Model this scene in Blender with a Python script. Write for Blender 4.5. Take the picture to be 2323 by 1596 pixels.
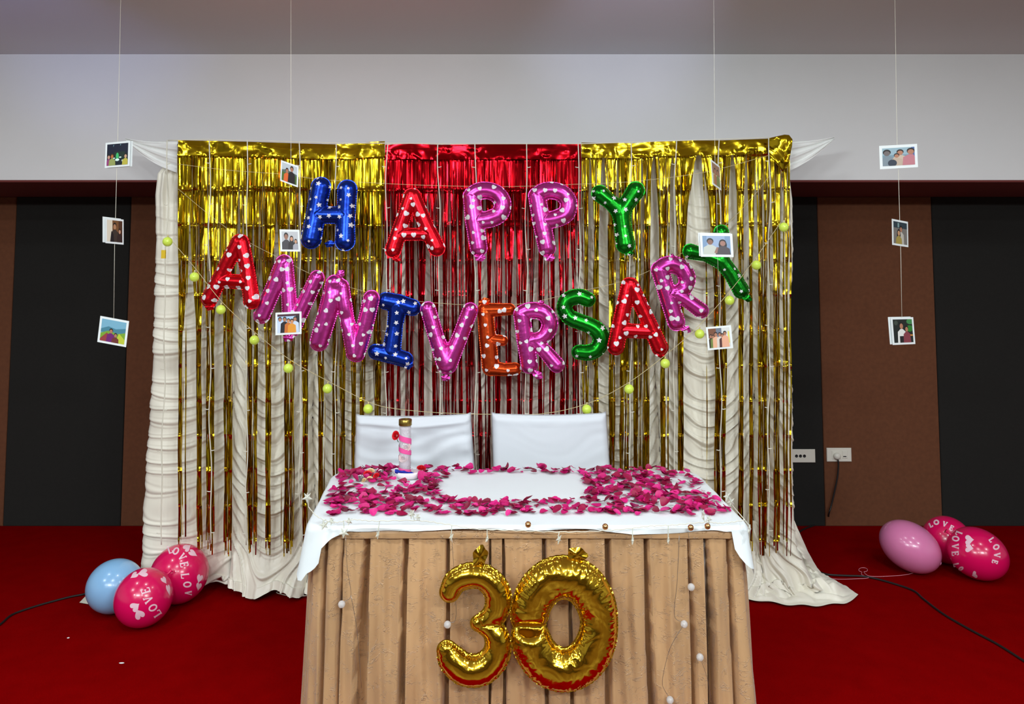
import bpy, math, random
import numpy as np
from mathutils import Vector, Matrix, noise

random.seed(7); RNG = np.random.default_rng(11)
for o in list(bpy.data.objects): bpy.data.objects.remove(o, do_unlink=True)
scene = bpy.context.scene
COL = scene.collection

# ------------------------------------------------------------------ camera
W, H, F = 2323.0, 1596.0, 1700.0
PITCH = math.radians(3.7); CX = W / 2; CY = 540.0; EYE = Vector((0, 0, 1.58))
cd = bpy.data.cameras.new('camera'); cam = bpy.data.objects.new('camera', cd); COL.objects.link(cam)
cam.location = EYE; cam.rotation_euler = (math.pi / 2 + PITCH, 0, 0)
cd.sensor_fit = 'HORIZONTAL'; cd.sensor_width = 36; cd.lens = F / W * 36
cd.shift_y = -(H / 2 - CY) / W; cd.clip_start = 0.05; cd.clip_end = 100
scene.camera = cam

# ------------------------------------------------------------------ world, lights, exposure
w = bpy.data.worlds.new('world'); scene.world = w; w.use_nodes = True
w.node_tree.nodes['Background'].inputs[0].default_value = (0.8, 0.85, 1, 1)
w.node_tree.nodes['Background'].inputs[1].default_value = 0.03
vs = scene.view_settings
vs.view_transform = 'Standard'; vs.look = 'None'; vs.gamma = 1; vs.use_curve_mapping = False
vs.exposure = 0.0
CEIL = 2.95
LAMPS = []
def area(loc, size, power, col=(1, 1, 1), rot=(0, 0, 0), shape='DISK', spread=math.pi):
    l = bpy.data.lights.new('lamp', 'AREA'); l.shape = shape; l.size = size; l.energy = power; l.color = col; l.spread = spread
    o = bpy.data.objects.new('lamp_light', l); o.location = loc; o.rotation_euler = rot; COL.objects.link(o); return o
LAMP_POS = [(-2.6, 2.75), (-0.9, 2.75), (0.9, 2.75), (2.6, 2.75), (-3.4, 1.1), (-1.2, 1.1), (1.2, 1.1), (3.4, 1.1),
            (-3, -1.4), (0, -1.4), (3, -1.4), (-3, -4), (0, -4), (3, -4)]
LAMP_POW = [7, 7, 7, 7, 24, 24, 24, 24, 45, 45, 45, 30, 30, 30]
for (x, y), p in zip(LAMP_POS, LAMP_POW):
    area((x, y, CEIL - .035), 0.17, p, (0.9, 0.97, 1.0))
# tube lights high on the hall's front side, aimed at the stage
for x in (-1.6, 1.6):
    area((x, -1.0, 2.6), 1.2, 62, (0.9, 0.97, 1.0), (math.radians(68), 0, 0), 'RECTANGLE').data.size_y = 0.12
# unseen coloured spots that tint the ceiling from below
def spot(loc, tgt, power, col, ang):
    l = bpy.data.lights.new('ceiling_tint', 'SPOT'); l.energy = power; l.color = col; l.spot_size = ang; l.spot_blend = 1; l.shadow_soft_size = .05
    o = bpy.data.objects.new('ceiling_tint_light', l); o.location = loc
    o.rotation_euler = (Vector(tgt) - Vector(loc)).to_track_quat('-Z', 'Y').to_euler(); COL.objects.link(o)
spot((0.55, 1.9, 2.2), (0.62, 3.8, CEIL), 45, (0.6, 0.62, 1.0), math.radians(34))
spot((-2.4, 1.9, 2.2), (-2.45, 3.7, CEIL), 40, (0.35, 0.42, 1.0), math.radians(40))
spot((-0.8, 1.7, 2.0), (-0.9, 3.7, CEIL), 15.0, (1.0, 0.3, 0.3), math.radians(60))  # added in place of the pink light bounced off the carpet

# ------------------------------------------------------------------ pixel rays -> points in the room
RV = Vector((1, 0, 0)); FV = Vector((0, math.cos(PITCH), math.sin(PITCH))); UV = Vector((0, -math.sin(PITCH), math.cos(PITCH)))
def ray(px, py): return (FV * F + RV * (px - CX) - UV * (py - CY)).normalized()
def at(px, py, Y):
    d = ray(px, py); return EYE + d * (Y / d.y)
def onz(px, py, z):
    d = ray(px, py); return EYE + d * ((z - EYE.z) / d.z)

# ------------------------------------------------------------------ materials
def srgb(r, g, b):
    f = lambda c: (c / 255) / 12.92 if c / 255 <= .04045 else (((c / 255) + .055) / 1.055) ** 2.4
    return (f(r), f(g), f(b), 1)
MATS = {}
def mat(name, col, rough=.6, metal=0, spec=.5, bump=None, sheen=0, trans=0, emis=None, estr=0, sss=0, coat=0, alpha=1, ior=None, var=0, varscale=5, stretch=(1, 1, 1)):
    if name in MATS: return MATS[name]
    m = bpy.data.materials.new(name); m.use_nodes = True; MATS[name] = m
    n = m.node_tree; b = n.nodes['Principled BSDF']
    b.inputs['Base Color'].default_value = col if len(col) == 4 else (*col, 1)
    b.inputs['Roughness'].default_value = rough; b.inputs['Metallic'].default_value = metal
    b.inputs['Specular IOR Level'].default_value = spec
    b.inputs['Sheen Weight'].default_value = sheen; b.inputs['Transmission Weight'].default_value = trans
    b.inputs['Subsurface Weight'].default_value = sss; b.inputs['Coat Weight'].default_value = coat; b.inputs['Alpha'].default_value = alpha
    if sss: b.inputs['Subsurface Radius'].default_value = (.02, .01, .01)
    if ior: b.inputs['IOR'].default_value = ior
    if emis: b.inputs['Emission Color'].default_value = (*emis[:3], 1); b.inputs['Emission Strength'].default_value = estr
    if bump or var:
        tc = n.nodes.new('ShaderNodeTexCoord'); mp = n.nodes.new('ShaderNodeMapping'); mp.inputs['Scale'].default_value = stretch
        n.links.new(tc.outputs['Object'], mp.inputs['Vector'])
    if bump:
        sc, st, dist = bump
        t = n.nodes.new('ShaderNodeTexNoise'); t.inputs['Scale'].default_value = sc; t.inputs['Detail'].default_value = 3
        bp = n.nodes.new('ShaderNodeBump'); bp.inputs['Strength'].default_value = st; bp.inputs['Distance'].default_value = dist
        n.links.new(mp.outputs[0], t.inputs['Vector']); n.links.new(t.outputs['Fac'], bp.inputs['Height']); n.links.new(bp.outputs[0], b.inputs['Normal'])
    if var:
        t = n.nodes.new('ShaderNodeTexNoise'); t.inputs['Scale'].default_value = varscale; t.inputs['Detail'].default_value = 5
        n.links.new(mp.outputs[0], t.inputs['Vector'])
        r = n.nodes.new('ShaderNodeValToRGB'); c = b.inputs['Base Color'].default_value[:]
        r.color_ramp.elements[0].position = .3; r.color_ramp.elements[1].position = .7
        r.color_ramp.elements[0].color = tuple(max(0, v * (1 - var)) for v in c[:3]) + (1,)
        r.color_ramp.elements[1].color = tuple(min(1, v * (1 + var)) for v in c[:3]) + (1,)
        n.links.new(t.outputs['Fac'], r.inputs['Fac']); n.links.new(r.outputs[0], b.inputs['Base Color'])
    return m

def foil_print(name, col, shape, scale, size, rough=.27):
    """coloured foil with white printed hearts or stars (flat print)"""
    m = bpy.data.materials.new(name); m.use_nodes = True; n = m.node_tree; L = n.links; N = n.nodes.new; b = n.nodes['Principled BSDF']
    def M(op, a, c=None, d=None):
        x = N('ShaderNodeMath'); x.operation = op
        for i, v in enumerate((a, c, d)):
            if v is None: continue
            if isinstance(v, (int, float)): x.inputs[i].default_value = v
            else: L.new(v, x.inputs[i])
        return x.outputs[0]
    tc = N('ShaderNodeTexCoord'); oi = N('ShaderNodeObjectInfo')
    sp = N('ShaderNodeSeparateXYZ'); L.new(tc.outputs['Object'], sp.inputs[0])
    rn = M('MULTIPLY', oi.outputs['Random'], 37.0)
    cb = N('ShaderNodeCombineXYZ'); L.new(M('ADD', M('MULTIPLY', sp.outputs['X'], scale), rn), cb.inputs[0]); L.new(M('ADD', M('MULTIPLY', sp.outputs['Z'], scale), rn), cb.inputs[1])
    vo = N('ShaderNodeTexVoronoi'); vo.voronoi_dimensions = '2D'; vo.inputs['Scale'].default_value = 1; vo.inputs['Randomness'].default_value = .62
    L.new(cb.outputs[0], vo.inputs['Vector'])
    sub = N('ShaderNodeVectorMath'); sub.operation = 'SUBTRACT'; L.new(cb.outputs[0], sub.inputs[0]); L.new(vo.outputs['Position'], sub.inputs[1])
    cs = N('ShaderNodeSeparateColor'); L.new(vo.outputs['Color'], cs.inputs[0])
    ang = M('MULTIPLY', M('SUBTRACT', cs.outputs[0], .5), 1.6 if shape == 'heart' else 6.0)
    rot = N('ShaderNodeVectorRotate'); rot.rotation_type = 'Z_AXIS'; L.new(sub.outputs[0], rot.inputs['Vector']); L.new(ang, rot.inputs['Angle'])
    s2 = N('ShaderNodeSeparateXYZ'); L.new(rot.outputs[0], s2.inputs[0])
    sz = M('MULTIPLY', M('ADD', M('MULTIPLY', cs.outputs[1], .65), .6), size)
    X = M('DIVIDE', s2.outputs['X'], sz); Z = M('DIVIDE', s2.outputs['Y'], sz)
    if shape == 'heart':
        q = M('SUBTRACT', M('ADD', M('MULTIPLY', X, X), M('MULTIPLY', Z, Z)), 1.0)
        q3 = M('MULTIPLY', M('MULTIPLY', q, q), q)
        z3 = M('MULTIPLY', M('MULTIPLY', Z, Z), Z)
        f = M('SUBTRACT', q3, M('MULTIPLY', M('MULTIPLY', X, X), z3)); mask = M('LESS_THAN', f, 0.0)
    else:
        r = M('SQRT', M('ADD', M('MULTIPLY', X, X), M('MULTIPLY', Z, Z)))
        th = M('ARCTAN2', Z, X)
        # five pointed star: saw-tooth of the angle
        t = M('ABSOLUTE', M('SUBTRACT', M('FRACT', M('MULTIPLY', M('ADD', th, math.pi), 5 / (2 * math.pi))), .5))
        lim = M('ADD', M('MULTIPLY', M('POWER', M('MULTIPLY', t, 2.0), 1.2), .7), .62)
        mask = M('LESS_THAN', r, lim)
    mx = N('ShaderNodeMix'); mx.data_type = 'RGBA'; L.new(mask, mx.inputs['Factor']); mx.inputs[6].default_value = col; mx.inputs[7].default_value = (.78, .76, .78, 1)
    L.new(mx.outputs[2], b.inputs['Base Color'])
    L.new(M('SUBTRACT', .88, M('MULTIPLY', mask, .8)), b.inputs['Metallic'])
    L.new(M('ADD', M('MULTIPLY', mask, .25), rough), b.inputs['Roughness'])
    nt = N('ShaderNodeTexNoise'); nt.inputs['Scale'].default_value = 28; nt.inputs['Detail'].default_value = 2; L.new(tc.outputs['Object'], nt.inputs['Vector'])
    bp = N('ShaderNodeBump'); bp.inputs['Strength'].default_value = .35; bp.inputs['Distance'].default_value = .004; L.new(nt.outputs['Fac'], bp.inputs['Height']); L.new(bp.outputs[0], b.inputs['Normal'])
    return m

M_WALL = mat('white_wall_paint', srgb(222, 222, 222), .9, var=.02, varscale=2)
M_CEIL = mat('ceiling_paint', srgb(212, 212, 212), .95)
M_SOFF = mat('maroon_soffit_paint', srgb(105, 42, 38), .8)
M_BLACK = mat('black_fabric_panel', srgb(25, 24, 21), .95, bump=(600, .3, .001), var=.12, varscale=60)
M_BROWN = mat('brown_fabric_panel', srgb(104, 61, 36), .95, bump=(600, .3, .001), var=.1, varscale=40)
M_CARPET = mat('red_carpet', (0.215, 0.0008, 0.0012, 1), 1.0, spec=0, bump=(700, .6, .003), var=.07, varscale=9)
M_DRAPE = mat('cream_satin', srgb(236, 232, 216), .36, spec=.5, sheen=.2)
M_TAIL = mat('white_satin', srgb(235, 235, 232), .45, sheen=.2)
M_GOLD = mat('gold_fringe_foil', (0.58, 0.40, 0.013, 1), .15, 1)
M_GOLDB = mat('gold_balloon_foil', (0.83, 0.50, 0.035, 1), .13, 1, bump=(30, .25, .004))
M_RED = mat('red_fringe_foil', (0.50, 0.004, 0.010, 1), .17, 1)
M_CLOTH = mat('white_table_linen', srgb(230, 238, 240), .75, sheen=.1, bump=(900, .15, .0006))
M_SEAM = mat('cover_fabric', srgb(214, 220, 226), .6, sheen=.2)
M_WIRE = mat('white_wire', srgb(225, 222, 205), .5)
M_THREAD = mat('pale_thread', srgb(205, 190, 140), .6)
M_CARD = mat('photo_card', srgb(232, 238, 238), .55)
M_CORD = mat('black_rubber', srgb(22, 20, 20), .5)
M_PLATE = mat('socket_plastic', srgb(232, 228, 215), .35)
M_DARK = mat('dark_hole', srgb(20, 18, 18), .6)
M_METAL = mat('grey_steel', (.4, .4, .4, 1), .4, 1)
M_WOOD = mat('plywood', srgb(150, 110, 70), .7)
M_PEARL = mat('brass_bead', (0.75, 0.42, 0.18, 1), .18, 1)

# skirt: crushed satin
def skirt_mat():
    m = mat('tan_crushed_satin', srgb(190, 150, 107), .36, sheen=.25, spec=.6, var=.14, varscale=3, stretch=(3, 3, .8))  # lighter blotches in the colour imitate the satin's vertical sheen
    n = m.node_tree; L = n.links; b = n.nodes['Principled BSDF']; tc = n.nodes.new('ShaderNodeTexCoord')
    mp = n.nodes.new('ShaderNodeMapping'); mp.inputs['Scale'].default_value = (16, 16, 42); L.new(tc.outputs['Object'], mp.inputs[0])
    t = n.nodes.new('ShaderNodeTexNoise'); t.inputs['Scale'].default_value = 1.0; t.inputs['Detail'].default_value = 2; t.inputs['Distortion'].default_value = 2.2; L.new(mp.outputs[0], t.inputs['Vector'])
    def mm(op, a, v):
        x = n.nodes.new('ShaderNodeMath'); x.operation = op; L.new(a, x.inputs[0]); x.inputs[1].default_value = v; return x.outputs[0]
    r = mm('POWER', mm('SUBTRACT', mm('MULTIPLY', mm('ABSOLUTE', mm('SUBTRACT', t.outputs['Fac'], .5), 0), -22), -1.0), 1)
    mxn = mm('MAXIMUM', r, 0.0); pw = mm('POWER', mxn, 3.0)
    # only patches are crushed
    t2 = n.nodes.new('ShaderNodeTexNoise'); t2.inputs['Scale'].default_value = 26; L.new(tc.outputs['Object'], t2.inputs['Vector'])
    g = mm('MULTIPLY', mm('MAXIMUM', mm('SUBTRACT', t2.outputs['Fac'], .48), 0), 7)
    ml = n.nodes.new('ShaderNodeMath'); ml.operation = 'MULTIPLY'; L.new(pw, ml.inputs[0]); L.new(g, ml.inputs[1])
    bp = n.nodes.new('ShaderNodeBump'); bp.inputs['Strength'].default_value = .55; bp.inputs['Distance'].default_value = .010
    L.new(ml.outputs[0], bp.inputs['Height']); L.new(bp.outputs[0], b.inputs['Normal'])
    return m
M_SKIRT = skirt_mat()

# ------------------------------------------------------------------ object helpers
def wpos(o):
    p = Vector((0, 0, 0))
    while o is not None: p = p + o.location; o = o.parent
    return p
def tag(o, label=None, cat=None, group=None, kind=None):
    if label: o['label'] = label
    if cat: o['category'] = cat
    if group: o['group'] = group
    if kind: o['kind'] = kind
    return o
def thing(name, loc, label, cat, group=None):
    o = bpy.data.objects.new(name, None); o.location = loc; o.empty_display_size = .05; COL.objects.link(o)
    return tag(o, label, cat, group)
def mobj(name, V, Fc, m, parent=None, smooth=True, midx=None, origin=None):
    """verts given in world space; the mesh is stored relative to the parent (or to its own base)"""
    V = np.asarray(V, dtype=float).reshape(-1, 3)
    me = bpy.data.meshes.new(name)
    if parent is not None: off = np.array(wpos(parent))
    elif origin is not None: off = np.array(origin, dtype=float)
    else: off = np.array([(V[:, 0].min() + V[:, 0].max()) / 2, (V[:, 1].min() + V[:, 1].max()) / 2, V[:, 2].min()])
    me.from_pydata((V - off).tolist(), [], [list(map(int, f)) for f in Fc] if not isinstance(Fc, np.ndarray) else Fc.tolist())
    for x in (m if isinstance(m, (list, tuple)) else [m]): me.materials.append(x)
    if midx is not None: me.polygons.foreach_set('material_index', list(midx))
    if smooth: me.polygons.foreach_set('use_smooth', [True] * len(me.polygons))
    me.update()
    o = bpy.data.objects.new(name, me); COL.objects.link(o)
    if parent is not None: o.parent = parent
    else: o.location = Vector(off)
    return o
def box(x0, x1, y0, y1, z0, z1):
    V = [(x, y, z) for z in (z0, z1) for y in (y0, y1) for x in (x0, x1)]
    Fc = [(0, 2, 3, 1), (4, 5, 7, 6), (0, 1, 5, 4), (2, 6, 7, 3), (0, 4, 6, 2), (1, 3, 7, 5)]
    return V, Fc
def join(parts):
    V = []; Fc = []
    for v, f in parts:
        n = len(V); V += [tuple(p) for p in v]; Fc += [tuple(i + n for i in q) for q in f]
    return V, Fc
def tube(P, r, n=6, closed=False, cap=True):
    P = [Vector(p) for p in P]; V = []; Fc = []; up = Vector((0.13, .31, .94)).normalized()
    rs = r if isinstance(r, (list, tuple)) else [r] * len(P)
    for i, p in enumerate(P):
        a = P[(i - 1) % len(P)] if closed or i else p; b = P[(i + 1) % len(P)] if closed or i < len(P) - 1 else p
        t = (b - a); t = t.normalized() if t.length > 1e-9 else Vector((0, 0, 1))
        u = t.cross(up); u = u.normalized() if u.length > 1e-4 else t.cross(Vector((1, 0, 0))).normalized(); v = t.cross(u)
        for k in range(n):
            A = 2 * math.pi * k / n; V.append(p + (u * math.cos(A) + v * math.sin(A)) * rs[i])
    m = len(P)
    for i in range(m if closed else m - 1):
        for k in range(n):
            j = (i + 1) % m; Fc.append((i * n + k, i * n + (k + 1) % n, j * n + (k + 1) % n, j * n + k))
    if cap and not closed: Fc.append(tuple(range(n))[::-1]); Fc.append(tuple((m - 1) * n + k for k in range(n)))
    return V, Fc
def sphere(c, r, nu=16, nv=10, R=None, sc=(1, 1, 1)):
    V = []; Fc = []; c = Vector(c)
    for j in range(nv + 1):
        th = math.pi * j / nv
        for i in range(nu):
            ph = 2 * math.pi * i / nu
            p = Vector((math.sin(th) * math.cos(ph) * sc[0], math.sin(th) * math.sin(ph) * sc[1], math.cos(th) * sc[2])) * r
            if R is not None: p = R @ p
            V.append(c + p)
    for j in range(nv):
        for i in range(nu): Fc.append((j * nu + i, (j + 1) * nu + i, (j + 1) * nu + (i + 1) % nu, j * nu + (i + 1) % nu))
    return V, Fc
def lathe(c, prof, n=32, R=None):
    V = []; Fc = []; c = Vector(c)
    for r, z in prof:
        for i in range(n):
            a = 2 * math.pi * i / n; p = Vector((r * math.cos(a), r * math.sin(a), z))
            if R is not None: p = R @ p
            V.append(c + p)
    for j in range(len(prof) - 1):
        for i in range(n): Fc.append((j * n + i, j * n + (i + 1) % n, (j + 1) * n + (i + 1) % n, (j + 1) * n + i))
    return V, Fc
def grid_faces(nr, nc, closed=False):
    i = np.arange(nr - 1)[:, None]; j = np.arange(nc if closed else nc - 1)[None, :]; jn = (j + 1) % nc
    return np.stack([i * nc + j + 0 * jn, i * nc + jn, (i + 1) * nc + jn, (i + 1) * nc + j + 0 * jn], -1).reshape(-1, 4)
def catmull(P, n=8):
    P = [np.array(p, float) for p in P]; out = []
    for i in range(len(P) - 1):
        p0 = P[i - 1] if i else 2 * P[0] - P[1]; p1 = P[i]; p2 = P[i + 1]; p3 = P[i + 2] if i + 2 < len(P) else 2 * P[-1] - P[-2]
        for k in range(n):
            t = k / n; out.append(.5 * ((2 * p1) + (-p0 + p2) * t + (2 * p0 - 5 * p1 + 4 * p2 - p3) * t * t + (-p0 + 3 * p1 - 3 * p2 + p3) * t ** 3))
    out.append(P[-1]); return [tuple(p) for p in out]
def interp(x, xs, ys): return float(np.interp(x, xs, ys))

# ------------------------------------------------------------------ the room
XS, YB, YF, YBULK, ZSOF = 6.0, 5.09, -8.0, 4.35, 2.19
o = mobj('floor', *box(-XS, XS, 2.32, YB + .1, -.45, 0), M_CARPET, smooth=False); tag(o, 'plain red carpet on the stage floor', kind='structure')
o = mobj('floor', *box(-XS, XS, YF, 2.32, -.5, -.45), mat('hall_tiles', srgb(98, 76, 54), .35), smooth=False); tag(o, 'beige hall floor in front of the stage', kind='structure')
o = mobj('ceiling', *box(-XS, XS, YF, YB + .1, CEIL, CEIL + .1), M_CEIL, smooth=False); tag(o, 'grey-white painted ceiling above the stage', kind='structure')
for nm, x0, x1 in (('wall_left', -XS - .1, -XS), ('wall_right', XS, XS + .1)):
    o = mobj(nm, *box(x0, x1, YF, YB + .1, 0, CEIL), M_WALL, smooth=False); tag(o, 'pale side wall of the hall', kind='structure')
o = mobj('wall_front', *box(-XS, XS, YF - .1, YF, 0, CEIL), mat('hall_wall', srgb(150, 120, 90), .9), smooth=False); tag(o, 'tan wall at the far end of the hall', kind='structure')
wall = mobj('wall_back', *box(-XS, XS, YB, YB + .1, 0, CEIL), M_BROWN, smooth=False); tag(wall, 'back wall below the white band, clad in fabric panels', kind='structure')
# fabric panels, alternating black and brown
edges = [at(38 + 259.3 * k, 445, YB - .02).x for k in range(-6, 16)]
for i in range(len(edges) - 1):
    a, b = max(edges[i], -XS), min(edges[i + 1], XS)
    if b - a < .05: continue
    black = (i - 6) % 2 == 0
    V, Fc = [], []
    bev = .004
    for (ins, y) in ((0, YB), (0, YB - .02 + bev), (bev, YB - .02)):
        V += [(a + .002 + ins, y, .0 + ins), (b - .002 - ins, y, .0 + ins), (b - .002 - ins, y, ZSOF - ins), (a + .002 + ins, y, ZSOF - ins)]
    Fc = [(j * 4 + k, j * 4 + (k + 1) % 4, (j + 1) * 4 + (k + 1) % 4, (j + 1) * 4 + k) for j in range(2) for k in range(4)] + [(8, 9, 10, 11)]
    p = mobj('wall_panel', V, Fc, M_BLACK if black else M_BROWN, wall, smooth=False)
    tag(p, 'black fabric wall panel' if black else 'brown fabric wall panel')
o = mobj('wall_bulkhead', *box(-XS, XS, YBULK, YB, ZSOF + .012, CEIL), M_WALL, smooth=False); tag(o, 'white painted band of wall above the recess', kind='structure')
o = mobj('trim_1', *box(-XS, XS, YBULK + .002, YB, ZSOF, ZSOF + .012), M_SOFF, smooth=False); tag(o, 'dark maroon underside of the white wall band', kind='structure')

# ------------------------------------------------------------------ backdrop stand
YD = 3.98     # plane of the drape
ZTOP = at(1100, 322, 4.05).z
st = thing('backdrop_stand', (at(1070, 400, 4.06).x, 4.06, 0), 'grey steel pole frame standing behind the cream drape', 'stand')
xl, xr = at(395, 330, 4.06).x, at(1775, 330, 4.06).x
mobj('crossbar', *tube([(xl, 4.06, ZTOP - .03), (xr, 4.06, ZTOP - .03)], .014, 10), M_METAL, st)
for x in (xl, xr):
    mobj('upright', *tube([(x, 4.09, .02), (x, 4.09, ZTOP - .005)], .016, 10), M_METAL, st)
    mobj('foot', *box(x - .03, x + .03, 3.99, 4.3, 0, .02), M_METAL, st, smooth=False)

# ------------------------------------------------------------------ cream drape with swagged folds
dr = thing('backdrop_drape', (at(1070, 400, YD).x, YD, 0), 'cream satin backdrop drape with swagged folds behind the foil fringe', 'curtain')
LE = ([318, 345, 365, 390, 440, 545, 650, 750, 850, 950, 1050, 1150, 1230, 1290, 1350], [402, 388, 372, 352, 346, 347, 343, 340, 337, 331, 323, 318, 315, 312, 305])
RE = ([318, 388, 400, 450, 600, 700, 770, 900, 1100, 1230, 1290, 1350], [1768, 1774, 1797, 1803, 1805, 1800, 1797, 1805, 1806, 1812, 1838, 1870])
SEAMS_T = [350, 520, 722, 925, 1108, 1300, 1488, 1700, 1798]
SEAMS_B = [312, 518, 700, 925, 1108, 1300, 1500, 1722, 1812]
zt = ZTOP - .02; Z0 = .012
def zpix(z): return 650 - (z - 1.58) * F / YD      # approx. pixel row of a height on the drape
def seam_x(i, z):
    py = zpix(z)
    if i == 0: px = interp(py, *LE)
    elif i == 8: px = interp(py, *RE)
    else: px = interp(py, [318, 1350], [SEAMS_T[i], SEAMS_B[i]]) + 5 * math.sin(py / 70 + i * 2)
    return at(px, py, YD).x
SAG = [.10, .26, .24, .22, .20, .24, .28, .14]
for i in range(8):
    nz = 480; nx = 84
    zz = np.linspace(zt, Z0, nz); T = np.linspace(0, 1, nx)
    xl_ = np.array([seam_x(i, z) for z in zz]); xr_ = np.array([seam_x(i + 1, z) for z in zz])
    TT, ZZ = np.meshgrid(T, zz)
    edge = 4 * TT * (1 - TT)
    if i == 0: sagc = SAG[0] * (1 - (TT - .25) ** 2 * 2.2) * 1.0
    elif i == 7: sagc = SAG[7] * (TT * 1.6)
    else: sagc = SAG[i] * edge
    ramp = np.clip((2.1 - ZZ) / .5, 0.0, 1)                      # swags fade into straight gathers at the top
    wob = .012 * np.sin(ZZ * 23 + i * 1.7 + TT * 2) + .010 * np.sin(ZZ * 41 + i * 3 - TT * 3) + .02 * np.sin(ZZ * 6.1 + i)
    lam = .080 + .008 * math.sin(i * 2.1)
    ph = (ZZ + sagc + wob * .8) / lam + .45 * np.sin(ZZ * 8.3 + i * 2.2) + .25 * np.sin(ZZ * 19 + i + TT * 1.5)
    fr = ph - np.floor(ph); idx = np.floor(ph)
    amp = .6 + .4 * np.sin(idx * 2.3 + i * 1.1) ** 2
    prof = lambda f: np.where(f < .16, np.sin(f / .16 * math.pi / 2), .62 * np.power(np.clip((1 - f) / .84, 0, 1), 1.1) + .38 * np.exp(-((f - .16) / .10) ** 2))
    fr2 = (ph * 2 + .35) % 1.0
    swag = (prof(fr) * amp + .28 * prof(fr2) * (.4 + .6 * np.sin(idx * 1.3 + TT * 2) ** 2)) * ((.021 + .015 * edge) if i else .017)
    vert = .012 * np.sin(TT * 31 + i + 2 * np.sin(ZZ * 2)) * (.35 + .65 * (1 - ramp)) + .006 * np.sin(TT * 73 + ZZ * 3)
    pull = .035 * np.power(1 - edge, 6)
    Y = YD + .02 - swag * ramp - vert * (1 - ramp) + pull * ramp
    # the hem flares forward where it meets the floor
    low = np.clip((.34 - ZZ) / .34, 0, 1)
    fl = .12 if 1 <= i <= 6 else (.02 if i == 0 else .10)
    X = xl_[:, None] * (1 - TT) + xr_[:, None] * TT
    nearb = np.exp(-((X + 1.72) / .28) ** 2)                      # balloons push the cloth back here
    Y -= fl * low ** 1.6 * (1 - nearb)
    Y -= low * .02 * np.sin(TT * 14 + i * 2)
    if i == 0:                                                    # scalloped free edge
        X -= .007 * amp * np.abs(np.sin(math.pi * fr)) * np.clip(1 - TT * 3, 0, 1) * ramp
    # lift folds of hem
    ZZ2 = ZZ + low * .02 * (1 + np.sin(TT * 9 + i * 1.7)) * (ZZ < .06)
    V = np.stack([X, Y, ZZ2], -1).reshape(-1, 3)
    mobj('swag_panel', V, grid_faces(nz, nx), M_DRAPE, dr)
# tied corner tails
def tail(P0, P1, top, side):
    """fan of gathered cloth from a vertical edge to a tied tip (pixels, on the drape's plane)"""
    nr, nc = 26, 30; V = []
    for a in range(nc):
        u = a / (nc - 1)
        for b in range(nr):
            v = b / (nr - 1)
            A = np.array([P0[0][0] * (1 - v) + P0[1][0] * v, P0[0][1] * (1 - v) + P0[1][1] * v])
            sag = 10 * math.sin(math.pi * u) * (v ** 2) + 5 * math.sin(math.pi * u) * (1 - v)
            px = A[0] * (1 - u) + P1[0] * u; py = A[1] * (1 - u) + (P1[1] + (v - .5) * 5) * u + sag
            fold = .016 * math.sin(v * 17 + u * 2.5) * (1 - .5 * u) + .006 * math.sin(v * 41)
            p = at(px, py, YD - .02 + fold + .05 * u); V.append(p)
    mobj('tied_corner', V, grid_faces(nc, nr), M_TAIL, dr)
tail([(402, 318), (402, 392)], (284, 316), 0, -1)
tail([(1770, 318), (1770, 396)], (1893, 313), 0, 1)
# pooled cloth on the floor at the right, small trailing corner at the left
def pool():
    nu, nv = 90, 120; V = []
    for a in range(nu):
        u = a / (nu - 1)
        for b in range(nv):
            v = b / (nv - 1)
            # back edge climbs the drape, front edge lies on the carpet
            top = at(1690 + 112 * u, 1180, YD + .03)
            mid = onz(1700 + 166 * u, 1318 - 22 * u + 10 * math.sin(u * 9), .05 - .02 * u)
            end = onz(1693 + 254 * u ** .93, 1357 + 16 * math.sin(min(1, u * 1.1) * 2.6) + 2 * math.sin(u * 23) - 16 * max(0, (u - .86) / .14) ** 2, .012)
            if v < .45:
                t = v / .45; t2 = t * t * (3 - 2 * t); p = top.lerp(mid, t); p.z = top.z * (1 - t) ** 1.3 + mid.z * (1 - (1 - t) ** 1.3)
            else:
                t = (v - .45) / .55; p = mid.lerp(end, t)
            n1 = noise.noise(Vector((u * 3.2 + v * 3.0, v * 9 - u * 6, 1.3))); n2 = abs(noise.noise(Vector((u * 7 + v * 4, v * 13 - u * 8, 4.1))))
            k = math.sin(math.pi * min(1, v * 1.05)) ** .5 * min(1, 6 * min(u, 1 - u) + .15)
            fold = (abs(n1) * .10 + n2 * .05) * k
            s = 0 if v < .25 else min(1, (v - .25) / .2)
            p = p + Vector((0, -fold * .7 * (1 - s), fold * (.25 + .75 * s)))
            p.z = max(p.z, .006); V.append(p)
    return V, grid_faces(nu, nv)
tag(mobj('pooled_hem', *pool(), M_DRAPE, dr), 'crumpled cream cloth pooled on the carpet')
def corner():
    pts = [(180, 1366), (205, 1342), (240, 1330), (300, 1330), (330, 1372), (255, 1373), (215, 1372)]
    C = onz(250, 1352, .03); V = [C]; n = len(pts)
    for s in (.5, 1):
        for i, q in enumerate(pts):
            p = onz(q[0], q[1], .006); p = C.lerp(p, s); p.z = .004 + (.022 if i % 2 else .006) * (1.3 - s); V.append(p)
    Fc = [(0, 1 + i, 1 + (i + 1) % n) for i in range(n)] + [(1 + i, 1 + n + i, 1 + n + (i + 1) % n, 1 + (i + 1) % n) for i in range(n)]
    return V, Fc
mobj('trailing_corner', *corner(), M_DRAPE, dr)

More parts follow.
